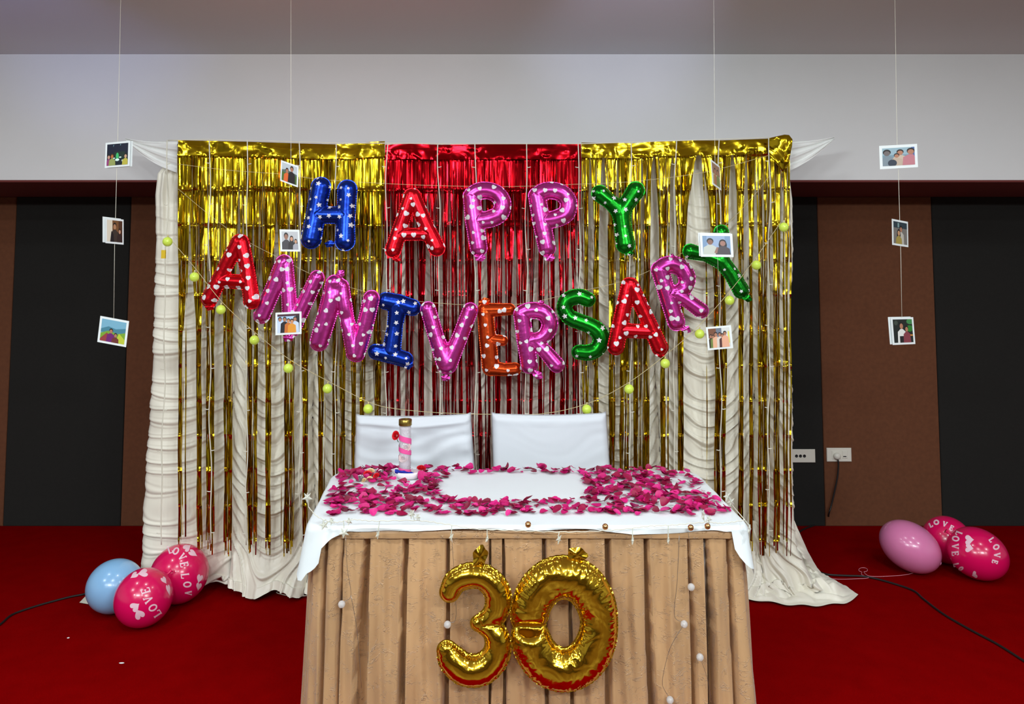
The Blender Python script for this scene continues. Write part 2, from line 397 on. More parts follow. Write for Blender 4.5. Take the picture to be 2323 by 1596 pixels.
# ------------------------------------------------------------------ foil fringe curtains
YFO = 3.90
def fringe(name, label, m, x0, x1, topx, topy, bundles, grow, nstrip, botpx, seed, flap=None):
    rng = random.Random(seed)
    t = thing(name, (at((x0 + x1) / 2, 340, YFO).x, YFO, at(x0, 1240, YFO).z), label, 'fringe curtain', 'foil fringe curtains')
    # header band, softly creased
    nx = 120; nzh = 14; V = []
    for j in range(nzh):
        for i in range(nx):
            px = x0 + (x1 - x0) * i / (nx - 1); ty = interp(px, topx, topy); py = ty + 34 * j / (nzh - 1)
            n = noise.noise(Vector((px * .022, py * .03, seed))) * .012 + max(0, noise.noise(Vector((px * .09, py * .07, seed + 5))) - .12) * .014 * (.25 + j / nzh)
            V.append(at(px, py, YFO - n - .01 * (j / nzh)))
    hd = mobj('header', V, grid_faces(nzh, nx), m, t)
    # strips
    creases = [352 + 79.5 * k for k in range(12)]
    NS = 66
    Vs = []; Fs = []
    plate = {}
    bundles = sorted(bundles)
    for s in range(nstrip):
        u = (s + rng.random() * .6) / nstrip; pxu = x0 + (x1 - x0) * u
        # bundle choice: nearest with jitter
        bc = min(bundles, key=lambda b: abs(b - pxu) + rng.random() * 9)
        hw = (2.5 + rng.random() * 4.5 if rng.random() < .88 else 13 * rng.random()) if 'red' not in label else (3 + rng.random() * 6)
        pb = bc + (rng.random() * 2 - 1) * hw
        loose = rng.random()
        bot = botpx[0] + rng.random() * (botpx[1] - botpx[0])
        wpx = (x1 - x0) / nstrip * (1.25 + .6 * rng.random())
        wid = wpx * YFO / F
        phi = rng.uniform(-.35, .35); tz = [rng.gauss(0, .0045) for _ in range(16)]; dph = 0; yoff = rng.uniform(-.012, .012) - (.006 if s % 2 else 0); yj = 0
        base = len(Vs)
        prev = -1
        py0 = interp(pxu, topx, topy) + 26
        pys = sorted(set([py0, bot] + [py0 + 14.5 * q for q in range(1, int((bot - py0) / 14.5))] + [c + d_ for c in creases for d_ in (-3.2, 0, 3.2) if py0 < c + d_ < bot]))
        for py in pys:
            g = grow(py)
            if loose < .06: g *= .4
            px = pxu * (1 - g) + pb * g + 1.2 * math.sin(py / 47 + s * .7) * g
            ci = int((py - creases[0]) // 79.5); cf = (py - creases[0]) / 79.5 - ci
            key = (ci, int(pxu // (18 + 14 * ((ci * 7) % 3))))
            if key not in plate: plate[key] = (rng.uniform(-.45, .45), rng.uniform(-.012, .012), rng.uniform(-.010, .010))
            pl = plate[key]
            sheet = max(0, 1 - g * 2.2)
            dph = dph * .8 + rng.gauss(0, .12) ; phi += dph * .5
            phl = max(-1.25, min(1.25, phi)) if g < .25 else phi
            ang = (pl[0] * .6 + phi * .55 * (1 if s % 3 else 1.6)) * sheet + phl * (1 - sheet)
            crease_kick = math.exp(-((cf if cf < .5 else cf - 1) / .025) ** 2) * (.0022 + .0035 * ((s * 7 + ci * 3) % 5) / 4)
            y = YFO + .012 + yoff * (.3 + g) + (pl[1] + pl[2] * (cf - .5) * 2) * (.35 + sheet * .65) - crease_kick + (tz[ci + 1] * (1 - cf) + tz[ci + 2] * cf) + (hash((bc, ci)) % 100 / 100 - .5) * .02 * g
            p = at(px, py, y)
            dx = math.cos(ang) * wid / 2; dy = math.sin(ang) * wid / 2
            Vs.append((p.x - dx, p.y - dy, p.z)); Vs.append((p.x + dx, p.y + dy, p.z))
        for k in range(len(pys) - 1):
            a = base + 2 * k; Fs.append((a, a + 1, a + 3, a + 2))
    sp = mobj('fringe_strips', Vs, Fs, m, t, smooth=True); sp['kind'] = 'stuff'
    if flap: mobj('corner_flap', *flap, m, t)
    return t
gl = lambda py: float(np.interp(py, [330, 480, 610, 720, 900, 1250], [0, .04, .22, .66, .84, .93]))
gm = lambda py: float(np.interp(py, [330, 430, 560, 700, 900, 1250], [0, .05, .36, .66, .8, .93]))
gr = lambda py: float(np.interp(py, [330, 370, 470, 600, 720, 1250], [0, .25, .58, .82, .92, .97]))
fringe('foil_fringe_curtain', 'gold foil fringe curtain at the left of the backdrop', M_GOLD, 404, 873,
       [404, 470, 560, 680, 760, 800, 840, 873], [318, 319, 321, 325, 327, 326, 322, 320],
       [390, 408, 452, 472, 480, 512, 519, 568, 578, 608, 650, 662, 692, 728, 760, 778, 803, 824, 856], gl, 230, (1205, 1262), 3)
fringe('foil_fringe_curtain', 'red foil fringe curtain hanging in the middle of the backdrop', M_RED, 874, 1318,
       [874, 930, 1000, 1100, 1318], [328, 326, 328, 327, 327],
       [884, 890, 905, 925, 932, 955, 985, 990, 1012, 1030, 1045, 1062, 1068, 1090, 1108, 1125, 1130, 1154, 1180, 1188, 1205, 1225, 1252, 1275, 1283, 1305, 1312], gm, 225, (1205, 1262), 4)
def flapgeo():
    V = []; pts = [((1745, 313), (1745, 352)), ((1762, 309), (1762, 372)), ((1780, 305), (1777, 392)), ((1790, 306), (1776, 390)), ((1798, 316), (1788, 376)), ((1797, 330), (1790, 365))]
    for i, (a, b) in enumerate(pts):
        for j in range(9):
            t = j / 8; px = a[0] * (1 - t) + b[0] * t; py = a[1] * (1 - t) + b[1] * t
            V.append(at(px, py, 3.865 - .02 * math.sin(i * 1.9 + j * .8) - .008 * (j % 2)))
    return V, grid_faces(6, 9)
fringe('foil_fringe_curtain', 'gold foil fringe curtain at the right of the backdrop with a folded corner', M_GOLD, 1319, 1792,
       [1319, 1440, 1500, 1640, 1745, 1792], [323, 325, 319, 318, 314, 308],
       [1330, 1350, 1388, 1413, 1421, 1445, 1463, 1505, 1543, 1630, 1640, 1682, 1703, 1725, 1734, 1763, 1783, 1792], gr, 220, (1195, 1262), 5, flapgeo())

# ------------------------------------------------------------------ curtain of white string lights hanging from the bar
sl = thing('string_light_curtain', (at(1070, 320, 3.87).x, 3.87, at(1070, 1240, 3.87).z), 'curtain of unlit white string lights hanging over the foil fringes', 'string lights')
XSL = [381, 475, 562, 680, 760, 878, 995, 1078, 1195, 1313, 1430, 1532, 1632, 1745]
TOPY = lambda x: interp(x, [381, 470, 760, 1100, 1320, 1440, 1745], [318, 316, 324, 326, 326, 322, 312])
P = [at(x, TOPY(x), 3.856) for x in np.linspace(381, 1748, 60)]
mobj('top_wire', *tube(P, .0026, 5), M_WIRE, sl)
for k, x in enumerate(XSL):
    pts = []; parts = []
    for j in range(70):
        py = TOPY(x) + (1235 - 318) * j / 69
        drift = (-16 if k == 0 else 4 * math.sin(k * 2.2)) * j / 69
        px = x + drift + 1.6 * math.sin(py / 33 + k) + 1.6 * math.sin(py / 61 + 2 * k)
        pts.append(at(px, py, 3.852))
        if j % 7 == 4:
            a = at(px, py, 3.852); s = -1 if (j // 7 + k) % 2 else 1
            parts.append(tube([a, a + Vector((s * .008, -.003, -.002)), a + Vector((s * .02, -.004, .001))], [.0016, .0024, .0020], 5))
    parts.insert(0, tube(pts, .0029, 5))
    mobj('strand', *join(parts), M_WIRE, sl)

# ------------------------------------------------------------------ inflated foil letters
YL = 3.80
LC = [0]
def inflate(name, label, strokes, m, Y=YL, step=.0032, crumple=0, cat='balloon', group=None, dents=(), th=.92, blend=.10, fl=.005, valves=(), rim=None):
    """strokes: (points, radii, curved) in photo pixels -> one inflated two-sided balloon mesh with a flat heat-sealed rim"""
    cat2 = name == 'letter_balloon'
    if cat2: LC[0] += 1; Y = Y + (-.003 if LC[0] % 2 else -.034)
    k = Y / F; SG = []
    allp = []
    for pts, rad, cur in strokes:
        n = len(pts); rr = rad if isinstance(rad, (list, tuple)) else [rad] * n
        P = [(p[0], p[1], r) for p, r in zip(pts, rr)]
        if cur: P = catmull(P, 7)
        Q = []
        for px, py, r in P:
            q = at(px, py, Y); Q.append((q.x, q.z, r * k * (1.05 if cat2 else 1.0)))
        Q = np.array(Q); SG.append(Q); allp.append(Q)
    A = np.concatenate(allp); rm = A[:, 2].max() + .015
    x0, x1 = A[:, 0].min() - rm, A[:, 0].max() + rm; z0, z1 = A[:, 1].min() - rm, A[:, 1].max() + rm
    nx = int((x1 - x0) / step) + 1; nz = int((z1 - z0) / step) + 1
    gx = x0 + np.arange(nx) * step; gz = z0 + np.arange(nz) * step
    GX, GZ = np.meshgrid(gx, gz); P = np.stack([GX.ravel(), GZ.ravel()], -1)
    def field(P):
        ds = []; ss = []; rs = []
        for Q in SG:
            best = np.full(len(P), 9.0); sb = np.zeros(len(P)); rb = np.zeros(len(P)); L0 = 0
            for a, b in zip(Q[:-1], Q[1:]):
                d = b[:2] - a[:2]; l = np.hypot(*d) + 1e-9
                t = np.clip(((P - a[:2]) @ d) / l ** 2, 0, 1)
                r = a[2] + (b[2] - a[2]) * t
                dist = np.hypot(P[:, 0] - a[0] - d[0] * t, P[:, 1] - a[1] - d[1] * t) / r
                msk = dist < best; best = np.where(msk, dist, best); sb = np.where(msk, L0 + t * l, sb); rb = np.where(msk, r, rb); L0 += l
            ds.append(best); ss.append(sb); rs.append(rb)
        D = np.array(ds); j = D.argmin(0); mn = D.min(0); ar = np.arange(len(P))
        sm = mn - blend * np.log(np.exp(-(D - mn) / blend).sum(0)) if len(ds) > 1 else mn
        return np.maximum(sm, 0), np.array(ss)[j, ar] + j * .37, np.array(rs)[j, ar]
    rho, s, r = field(P)
    rlim = 1 + fl / r.mean()
    ins = (rho < rlim).reshape(nz, nx)
    cell = ins[:-1, :-1] | ins[1:, :-1] | ins[:-1, 1:] | ins[1:, 1:]
    used = np.zeros((nz, nx), bool)
    used[:-1, :-1] |= cell; used[1:, :-1] |= cell; used[:-1, 1:] |= cell; used[1:, 1:] |= cell
    used = used.ravel(); out = used & ~ins.ravel()
    near = used & ins.ravel() & (np.abs(rho - 1) * r < step * .45)
    for sel, tgt in ((near, 1.0), (out, rlim)):
        I = np.where(sel)[0]
        for _ in range(5):
            f0, _, rr = field(P[I]); e = 1e-4
            fx = (field(P[I] + [e, 0])[0] - f0) / e; fz = (field(P[I] + [0, e])[0] - f0) / e
            g2 = fx ** 2 + fz ** 2 + 1e-6
            dl = np.stack([(tgt - f0) * fx / g2, (tgt - f0) * fz / g2], -1)
            P[I] += np.clip(dl, -step, step)
    rho, s, r = field(P)
    hgt = r * th * np.power(np.clip(1 - rho ** 2, 0, 1), .55)
    # puckers: strong near the seam, fading towards the middle of the tube
    fr = 2 * math.pi / (.011 + .004 * np.sin(s * 31))
    side = np.sin(s * 57 + 1.3)
    wr = (np.sin(s * fr / 1.0) * .5 + np.sin(s * fr * .37 + 2)) * (.0011 + crumple) * np.clip(rho, 0, 1) ** 3
    dent = np.zeros(len(P))
    for (dx, dy, dr, dd) in dents:
        q = at(dx, dy, Y); dent += dd * np.exp(-((P[:, 0] - q.x) ** 2 + (P[:, 1] - q.z) ** 2) / (dr * k) ** 2)
    hgt = np.where(rho < 1, np.maximum(hgt + wr * (rho < .99) - dent * hgt, .0006), .0006)
    if crumple:
        X, Z = P[:, 0], P[:, 1]
        c1 = np.abs(np.sin(X * 61 + 3 * np.sin(Z * 37)) + np.sin(Z * 53 - X * 29 + 2 * np.sin(X * 41)))
        hgt = hgt * (1 - .10 * crumple / .003 * np.abs(c1 - 1) * np.clip(rho, .2, 1))
    rimw = np.clip((rho - .96) / .1, 0, 1) * .0022 * np.sin(s * 2 * math.pi / .012)
    f = np.where(used)[0]; remap = -np.ones(len(P), int); remap[f] = np.arange(len(f)); n = len(f)
    Vf = np.stack([P[f, 0], Y - hgt[f] + rimw[f], P[f, 1]], -1); Vb = np.stack([P[f, 0], Y + hgt[f] * .8 + rimw[f], P[f, 1]], -1)
    cz, cx_ = np.where(cell); a = remap[cz * nx + cx_]; b = remap[cz * nx + cx_ + 1]; c = remap[(cz + 1) * nx + cx_ + 1]; d = remap[(cz + 1) * nx + cx_]
    Ff = np.stack([a, b, c, d], -1); Fb = np.stack([a, d, c, b], -1) + n
    V = np.concatenate([Vf, Vb]); Fc = np.concatenate([Ff, Fb])
    # base at the lowest point
    t = thing(name, ((V[:, 0].min() + V[:, 0].max()) / 2, Y, V[:, 2].min()), label, cat, group)
    mobj('foil_body', V, Fc, m, t)
    for vi, (vx, vy, vr, va) in enumerate(valves):
        c_ = at(vx, vy, Y - .004); R = vr * k; ring = []
        nn = 22; V2 = [c_ + Vector((0, -.006, 0))]
        ca, sa = math.cos(va), math.sin(va)
        for q in (.5, 1.0):
            for i in range(nn):
                an = 2 * math.pi * i / nn; rr_ = R * q * (1 + .10 * math.sin(an * 5 + 1) * q)
                lx = math.cos(an) * rr_ * 1.25; lz = math.sin(an) * rr_ * .85
                V2.append(c_ + Vector((lx * ca - lz * sa, .004 * math.sin(an * 4) * q - .006 * (1 - q) * 1.5, lx * sa + lz * ca)))
        Fv = [(0, 1 + i, 1 + (i + 1) % nn) for i in range(nn)] + [(1 + i, 1 + nn + i, 1 + nn + (i + 1) % nn, 1 + (i + 1) % nn) for i in range(nn)]
        mobj('valve_tab', V2, Fv, m, t)
    return t

PINK = (0.74, 0.065, 0.43, 1); REDC = (0.72, 0.006, 0.016, 1); BLUE = (0.010, 0.045, 0.42, 1); GREEN = (0.006, 0.24, 0.012, 1); ORNG = (0.70, 0.075, 0.012, 1)
MP = foil_print('pink_foil_with_hearts', PINK, 'heart', 19, .18)
MR = foil_print('red_foil_with_dots', REDC, 'heart', 19, .185)
MB = foil_print('blue_foil_with_stars', BLUE, 'star', 19, .165)
MG = foil_print('green_foil_with_stars', GREEN, 'star', 17, .15)
MO = foil_print('orange_foil_with_hearts', ORNG, 'heart', 18, .18)
G1 = 'letter balloons of the upper word'; G2 = 'letter balloons of the lower word'
LB = 'letter_balloon'; pi = math.pi
inflate(LB, 'dark blue foil letter H balloon printed with white stars', [([(728, 424), (716, 485), (706, 540)], [20, 19, 21], 0), ([(788, 430), (785, 490), (783, 546)], [20, 18, 20], 0), ([(720, 487), (784, 488)], 17, 0)], MB, group=G1, valves=[(748, 553, 9, .2)])
inflate(LB, 'red foil letter A balloon with white hearts, second letter of the upper word', [([(932, 444), (910, 510), (892, 566)], [14, 14, 16], 0), ([(938, 444), (966, 510), (991, 562)], [14, 14, 16], 0), ([(908, 531), (972, 531)], 12, 0)], MR, group=G1, valves=[(899, 586, 8, -.4)])
bowl = lambda dx, sx=1: [(1071 + dx, 442), (1085 + dx, 434), (1105 + dx * 1, 432), (1124 + dx + 3 * sx, 440), (1137 + dx + 3 * sx, 460), (1131 + dx + 3 * sx, 484), (1112 + dx, 496), (1088 + dx, 500)]
inflate(LB, 'pink foil letter P balloon above the gap between two chairs, first of the pair', [([(1070, 446), (1076, 500), (1086, 562)], [17, 18, 17], 0), (bowl(0), [16, 17, 17, 17, 17, 17, 17, 15], 1)], MP, group=G1, valves=[(1089, 584, 10, 0)])
inflate(LB, 'pink foil letter P balloon beside the green letter Y, second of the pair', [([(1218, 445), (1228, 500), (1241, 562)], [17, 18, 17], 0), (bowl(149, 1.3), [16, 17, 17, 17, 17, 17, 17, 15], 1)], MP, group=G1, valves=[(1246, 584, 10, 0)])
inflate(LB, 'green foil letter Y balloon hanging upright at the end of the upper word', [([(1361, 439), (1385, 458), (1409, 480)], [17, 15, 18], 0), ([(1442, 432), (1426, 456), (1409, 480)], [18, 16, 18], 0), ([(1409, 480), (1414, 520), (1419, 553)], [18, 17, 19], 0)], MG, group=G1, valves=[(1427, 573, 8, 0)])
inflate(LB, 'red foil letter A balloon tilted at the left start of the lower word', [([(541, 549), (506, 615), (475, 678)], [15, 14, 16], 0), ([(548, 549), (562, 615), (571, 682)], [15, 14, 16], 0), ([(500, 636), (560, 640)], 14, 0)], MR, group=G2, valves=[(477, 696, 9, .3)])
inflate(LB, 'pink foil letter N balloon behind the lowest photo of the left inner string', [([(644, 597), (620, 655), (594, 715)], [17, 16, 16], 0), ([(650, 600), (655, 660), (660, 738)], [13, 14, 16], 0), ([(719, 630), (690, 690), (664, 744)], [15, 15, 16], 0)], MP, group=G2, valves=[(655, 766, 10, .2)])
inflate(LB, 'pink foil letter N balloon left of the dark blue letter I', [([(760, 645), (744, 708), (724, 775)], [19, 19, 18], 0), ([(775, 650), (787, 720), (803, 800)], [15, 14, 15], 0), ([(843, 676), (828, 740), (810, 803)], [16, 16, 15], 0)], MP, group=G2, valves=[(771, 622, 10, .7)], dents=[(765, 655, 14, .25), (790, 722, 14, .3)])
inflate(LB, 'dark blue foil letter I balloon printed with white stars', [([(876, 682), (905, 688), (936, 697)], [17, 17, 16], 0), ([(903, 690), (896, 740), (888, 796)], [18, 15, 18], 0), ([(853, 797), (888, 805), (920, 815)], [15, 16, 15], 0)], MB, group=G2, valves=[(928, 828, 9, .8)])
inflate(LB, 'pink foil letter V balloon left of the orange letter E', [([(971, 701), (990, 765), (1012, 826)], [15, 15, 18], 0), ([(1067, 703), (1043, 765), (1016, 826)], [15, 15, 18], 0)], MP, group=G2, valves=[(1011, 857, 8, 0)])
inflate(LB, 'orange foil letter E balloon with a crumpled middle bar', [([(1101, 708), (1106, 765), (1113, 832)], [15, 16, 16], 0), ([(1100, 703), (1130, 702), (1156, 701)], [14, 12, 11], 0), ([(1114, 834), (1145, 838), (1168, 836)], [14, 12, 12], 0), ([(1110, 768), (1140, 772)], [9, 10], 0)], MO, group=G2, valves=[(1099, 684, 10, .4)])
rb = [(1184, 711), (1198, 705), (1216, 704), (1236, 711), (1247, 732), (1242, 752), (1228, 766), (1204, 772)]
inflate(LB, 'pink foil letter R balloon between the orange E and the green S', [([(1184, 713), (1191, 770), (1201, 828)], [16, 16, 16], 0), (rb, [15, 16, 16, 16, 16, 15, 14, 12], 1), ([(1212, 772), (1240, 800), (1263, 827)], [12, 14, 15], 0)], MP, group=G2, valves=[(1220, 850, 10, -.6), (1226, 686, 6, .4)])
inflate(LB, 'green foil letter S balloon printed with white stars', [([(1334, 679), (1318, 673), (1300, 674), (1285, 683), (1281, 700), (1291, 718), (1312, 728), (1336, 737), (1356, 750), (1364, 770), (1355, 790), (1336, 799), (1313, 798)], [14, 15, 15, 15, 15, 15, 15, 15, 16, 16, 15, 15, 14], 1)], MG, group=G2, valves=[])
inflate(LB, 'red foil letter A balloon right of the green letter S', [([(1426, 646), (1411, 715), (1397, 786)], [14, 15, 16], 0), ([(1432, 646), (1467, 720), (1497, 788)], [14, 14, 16], 0), ([(1412, 749), (1478, 752)], [14, 13], 0)], MR, group=G2, valves=[(1497, 803, 9, -.3)])
inflate(LB, 'pink foil letter R balloon tilted left of the sideways green Y', [([(1497, 612), (1515, 672), (1534, 730)], [17, 17, 17], 0), ([(1497, 611), (1510, 602), (1528, 600), (1548, 610), (1558, 630), (1554, 650), (1540, 661), (1518, 668)], [16, 17, 17, 17, 17, 15, 14, 12], 1), ([(1530, 664), (1560, 682), (1590, 704)], [14, 14, 15], 0)], MP, group=G2, valves=[(1555, 746, 10, -.5), (1524, 580, 5, 0)])
inflate(LB, 'green foil letter Y balloon tilted over at the right end of the lower word', [([(1566, 570), (1600, 578), (1634, 592)], [15, 12, 15], 0), ([(1636, 527), (1636, 560), (1637, 592)], [15, 14, 15], 0), ([(1634, 588), (1660, 622), (1681, 658)], [15, 15, 16], 0)], MG, group=G2, valves=[(1695, 676, 9, -.4)])
# the two gold digits on the table skirt
YDG = 2.575
three = [(1020, 1342), (1034, 1318), (1064, 1305), (1096, 1308), (1122, 1330), (1131, 1360), (1122, 1392), (1098, 1412)]
three2 = [(1098, 1414), (1122, 1434), (1130, 1464), (1120, 1494), (1092, 1517), (1056, 1518), (1028, 1497), (1014, 1474)]
t3 = inflate('number_balloon', 'gold foil number 3 balloon pinned to the tan table skirt',
        [(three, [20, 23, 25, 25, 26, 26, 24, 20], 1), (three2, [18, 23, 26, 28, 31, 31, 28, 20], 1), ([(1084, 1412), (1112, 1413)], 15, 0)],
        M_GOLDB, Y=YDG, step=.0034, crumple=.0008, group='gold number balloons on the table front', th=.85, fl=.006, blend=.12, valves=[(1089, 1261, 19, 1.3)], dents=[(1125, 1413, 16, .3)])
zero = [(1279 + 80 * math.cos(a) * (1 + .0 * math.sin(a)), 1413 - 105 * math.sin(a)) for a in np.linspace(math.pi * 1.02, -math.pi * .98, 25)]
zr = [38 + 6 * abs(math.sin(a)) - (10 if abs(abs(a) - math.pi) < .12 else 0) for a in np.linspace(math.pi * 1.02, -math.pi * .98, 25)]
t0 = inflate('number_balloon', 'crumpled gold foil number 0 balloon with a creased left side on the skirt', [(zero, zr, 1)],
        M_GOLDB, Y=YDG, step=.0034, crumple=.003, group='gold number balloons on the table front', th=.75, fl=.006, valves=[(1310, 1257, 18, -.2)],
        dents=[(1180, 1420, 12, .85), (1200, 1420, 14, .85), (1222, 1420, 12, .7), (1330, 1400, 20, .25), (1250, 1330, 18, .2)])

# threads that carry the letters
def thread(name, pts, Y, label, r=.0011, m=M_THREAD, cat='string', group=None):
    P = [at(x, y, Y) for x, y in catmull(pts, 6)]
    o = mobj(name, *tube(P, r, 5), m); tag(o, label, cat, group); return o
thread('hanging_thread', [(404, 372), (520, 386), (640, 395), (730, 407), (870, 416), (1000, 421), (1150, 423), (1300, 418), (1440, 411), (1600, 390), (1745, 352)], YL + .02, 'thin thread carrying the upper row of letter balloons')
thread('hanging_thread', [(404, 428), (470, 483), (545, 538), (640, 588), (720, 627), (840, 664), (940, 682), (1080, 692), (1190, 688), (1300, 664), (1430, 632), (1540, 578), (1640, 515), (1700, 455), (1745, 400)], YL + .02, 'thin thread carrying the lower row of letter balloons')

# ------------------------------------------------------------------ green ball garland
YG = 3.72
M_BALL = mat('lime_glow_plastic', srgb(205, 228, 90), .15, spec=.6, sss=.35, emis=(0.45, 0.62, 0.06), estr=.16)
gt = thing('globe_garland', (at(1110, 900, YG).x, YG, at(1110, 940, YG).z), 'garland of small lime green globes draped below the letter balloons', 'garland')
BL = [(380, 548), (441, 628), (501, 702), (577, 771), (654, 835), (743, 881), (835, 927)]
BR = [(1331, 928), (1427, 882), (1509, 824), (1587, 757), (1655, 681), (1716, 601), (1778, 515)]
wpts = [(378, 532), (441, 606), (505, 686), (580, 755), (660, 817), (748, 866), (838, 912), (900, 927), (1000, 936), (1100, 939), (1230, 938), (1335, 914), (1425, 868), (1507, 807), (1580, 744), (1650, 667), (1712, 588), (1772, 503)]
mobj('wire', *tube([at(x, y, YG) for x, y in catmull(wpts, 5)], .0014, 5), M_THREAD, gt)
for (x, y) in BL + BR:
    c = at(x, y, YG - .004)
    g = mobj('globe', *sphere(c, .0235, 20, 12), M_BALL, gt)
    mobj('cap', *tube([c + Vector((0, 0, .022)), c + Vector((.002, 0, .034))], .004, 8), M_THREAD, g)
mobj('yellow_connector', *box(at(367, 570, YG).x, at(376, 570, YG).x, YG - .006, YG + .004, at(370, 586, YG).z, at(370, 567, YG).z), mat('yellow_plastic', srgb(225, 190, 30), .4), gt, smooth=False)

# ------------------------------------------------------------------ photo strings
YP = 3.30
SKIN = srgb(176, 120, 92); HAIR = srgb(22, 17, 16)
def person(cx, hy, s, shirt, skin=SKIN, hair=HAIR, long=0, low=-.1):
    """flat printed figure in unit coordinates"""
    out = []
    if long: out.append(('e', cx, hy - .1 * s, .15 * s, .26 * s, hair))
    out.append(('p', [(cx - .07 * s, hy - .16 * s), (cx - .24 * s, hy - .3 * s), (cx - .27 * s, low), (cx + .27 * s, low), (cx + .24 * s, hy - .3 * s), (cx + .07 * s, hy - .16 * s)], shirt))
    out.append(('e', cx, hy + .04 * s, .125 * s, .165 * s, hair)); out.append(('e', cx, hy - .02 * s, .10 * s, .14 * s, skin))
    return out
def R_(x0, y0, x1, y1, c): return ('p', [(x0, y0), (x1, y0), (x1, y1), (x0, y1)], c)
def photo(label, corners, shapes, border=.075, back=None, group=None):
    (ax, ay), (bx, by), (cx_, cy_), (dx, dy) = corners      # tl, tr, br, bl in pixels
    mx = (ax + bx + cx_ + dx) / 4; my = (ay + by + cy_ + dy) / 4
    k = YP / F
    hl = math.hypot(dx - ax, dy - ay); hr = math.hypot(cx_ - bx, cy_ - by); hpx = (hl + hr) / 2
    wpx = (bx - ax + cx_ - dx) / 2; true_w = max(wpx, min(hpx * 1.0, 58)) * k
    dl_ = math.sqrt(max(0, true_w ** 2 - (wpx * k) ** 2)) / 2 * (1 if hl < hr else -1)
    K = [at(ax, ay, YP + dl_), at(bx, by, YP - dl_), at(cx_, cy_, YP - dl_), at(dx, dy, YP + dl_)]
    K[2] = K[1] + K[3] - K[0]
    Hh = hpx * k
    n = (K[1] - K[0]).cross(K[3] - K[0]).normalized()
    if n.y > 0: n = -n
    def pt(u, v, d): return (K[3] * (1 - u) + K[2] * u) * (1 - v) + (K[0] * (1 - u) + K[1] * u) * v + n * d
    t = thing('hanging_photo', pt(.5, 0, 0), label, 'photo', group)
    def card(nm, off, sh=(0, 0)):
        V = [pt(u + sh[0], v + sh[1], d) for d in (off, off + .0012) for (u, v) in ((0, 0), (1, 0), (1, 1), (0, 1))]
        return mobj(nm, V, [(3, 2, 1, 0), (4, 5, 6, 7), (0, 1, 5, 4), (1, 2, 6, 5), (2, 3, 7, 6), (3, 0, 4, 7)], M_CARD, t, smooth=False)
    card('card', 0)
    if back: card('rear_card', -.006, back)
    bw = border; bh = border * true_w / Hh
    ms = []; V = []; Fc = []; mi = []; lay = 0
    def clipP(P):
        return [(min(1, max(0, x)), min(1, max(0, y))) for x, y in P]
    for s_ in shapes:
        lay += 1
        if s_[0] == 'p': P = s_[1]; c = s_[2]
        else: P = [(s_[1] + s_[3] * math.cos(a * math.pi / 7), s_[2] + s_[4] * math.sin(a * math.pi / 7)) for a in range(14)]; c = s_[5]
        P = clipP(P); b0 = len(V)
        V += [pt(bw + x * (1 - 2 * bw), bh + y * (1 - 2 * bh), .0014 + .00006 * lay) for x, y in P]
        Fc.append(tuple(range(b0, b0 + len(P))))
        key = 'print_%02x%02x%02x' % tuple(int(255 * v ** .4545) for v in c[:3])
        m = mat(key, c, .4)
        if m not in ms: ms.append(m)
        mi.append(ms.index(m))
    mobj('picture', V, Fc, ms, t, smooth=False, midx=mi)
    return t
c_ = srgb
sky = [R_(0, 0, 1, 1, c_(120, 175, 200)), ('p', [(0, .55), (.3, .7), (.6, .62), (1, .72), (1, .4), (0, .4)], c_(70, 130, 150)), ('p', [(0, .35), (.3, .5), (.7, .42), (1, .52), (1, 0), (0, 0)], c_(120, 165, 50)), ('p', [(0, .1), (.25, .4), (.42, .3), (.5, 0), (0, 0)], c_(150, 60, 60)), ('p', [(.62, 0), (.75, .45), (1, .2), (1, 0)], c_(190, 200, 60))]
photo('photo of a night dinner table, top of the left outer string', [(240, 324), (296, 319), (292, 377), (238, 381)],
      [R_(0, 0, 1, 1, c_(12, 28, 38)), R_(0, .55, 1, 1, c_(10, 20, 45)), R_(.35, .3, .85, .62, c_(20, 45, 35)), ('e', .5, .42, .07, .16, c_(60, 190, 110)), ('e', .5, .25, .1, .06, c_(220, 250, 240)), ('e', .35, .33, .05, .03, c_(200, 240, 230)), ('e', .64, .36, .06, .03, c_(220, 250, 240)), ('p', [(.3, .95), (.33, .95), (.3, .85)], c_(130, 180, 190)), ('p', [(.62, .96), (.67, .96), (.63, .9)], c_(130, 180, 190)), ('e', .75, .2, .04, .05, c_(200, 220, 200))]
      + person(.1, .4, .6, c_(150, 60, 120), c_(200, 150, 130)) + person(.26, .42, .6, c_(150, 160, 90), c_(190, 110, 60), c_(90, 50, 20)) + person(.9, .4, .6, c_(190, 180, 70), c_(200, 160, 130)), back=(.06, -.01))
photo('narrow turned photo of a couple indoors, middle of the left outer string', [(239, 493), (280, 498), (279, 555), (239, 551)],
      [R_(0, 0, 1, 1, c_(120, 80, 45)), R_(0, 0, .35, 1, c_(225, 215, 195)), R_(.75, .2, 1, 1, c_(80, 50, 30))] + person(.5, .72, .9, c_(60, 50, 42), c_(180, 130, 95)) + person(.82, .5, .7, c_(50, 35, 30), c_(190, 140, 110), long=1) + [('p', [(.2, 0), (.28, .5), (.42, .35), (.45, 0)], c_(25, 22, 25))], back=(-.1, .03))
photo('photo of a couple before green hills, lowest of the left outer string', [(228, 716), (293, 728), (286, 787), (221, 775)],
      sky + person(.42, .5, .62, c_(110, 30, 110)) + person(.62, .34, .55, c_(110, 50, 45)))
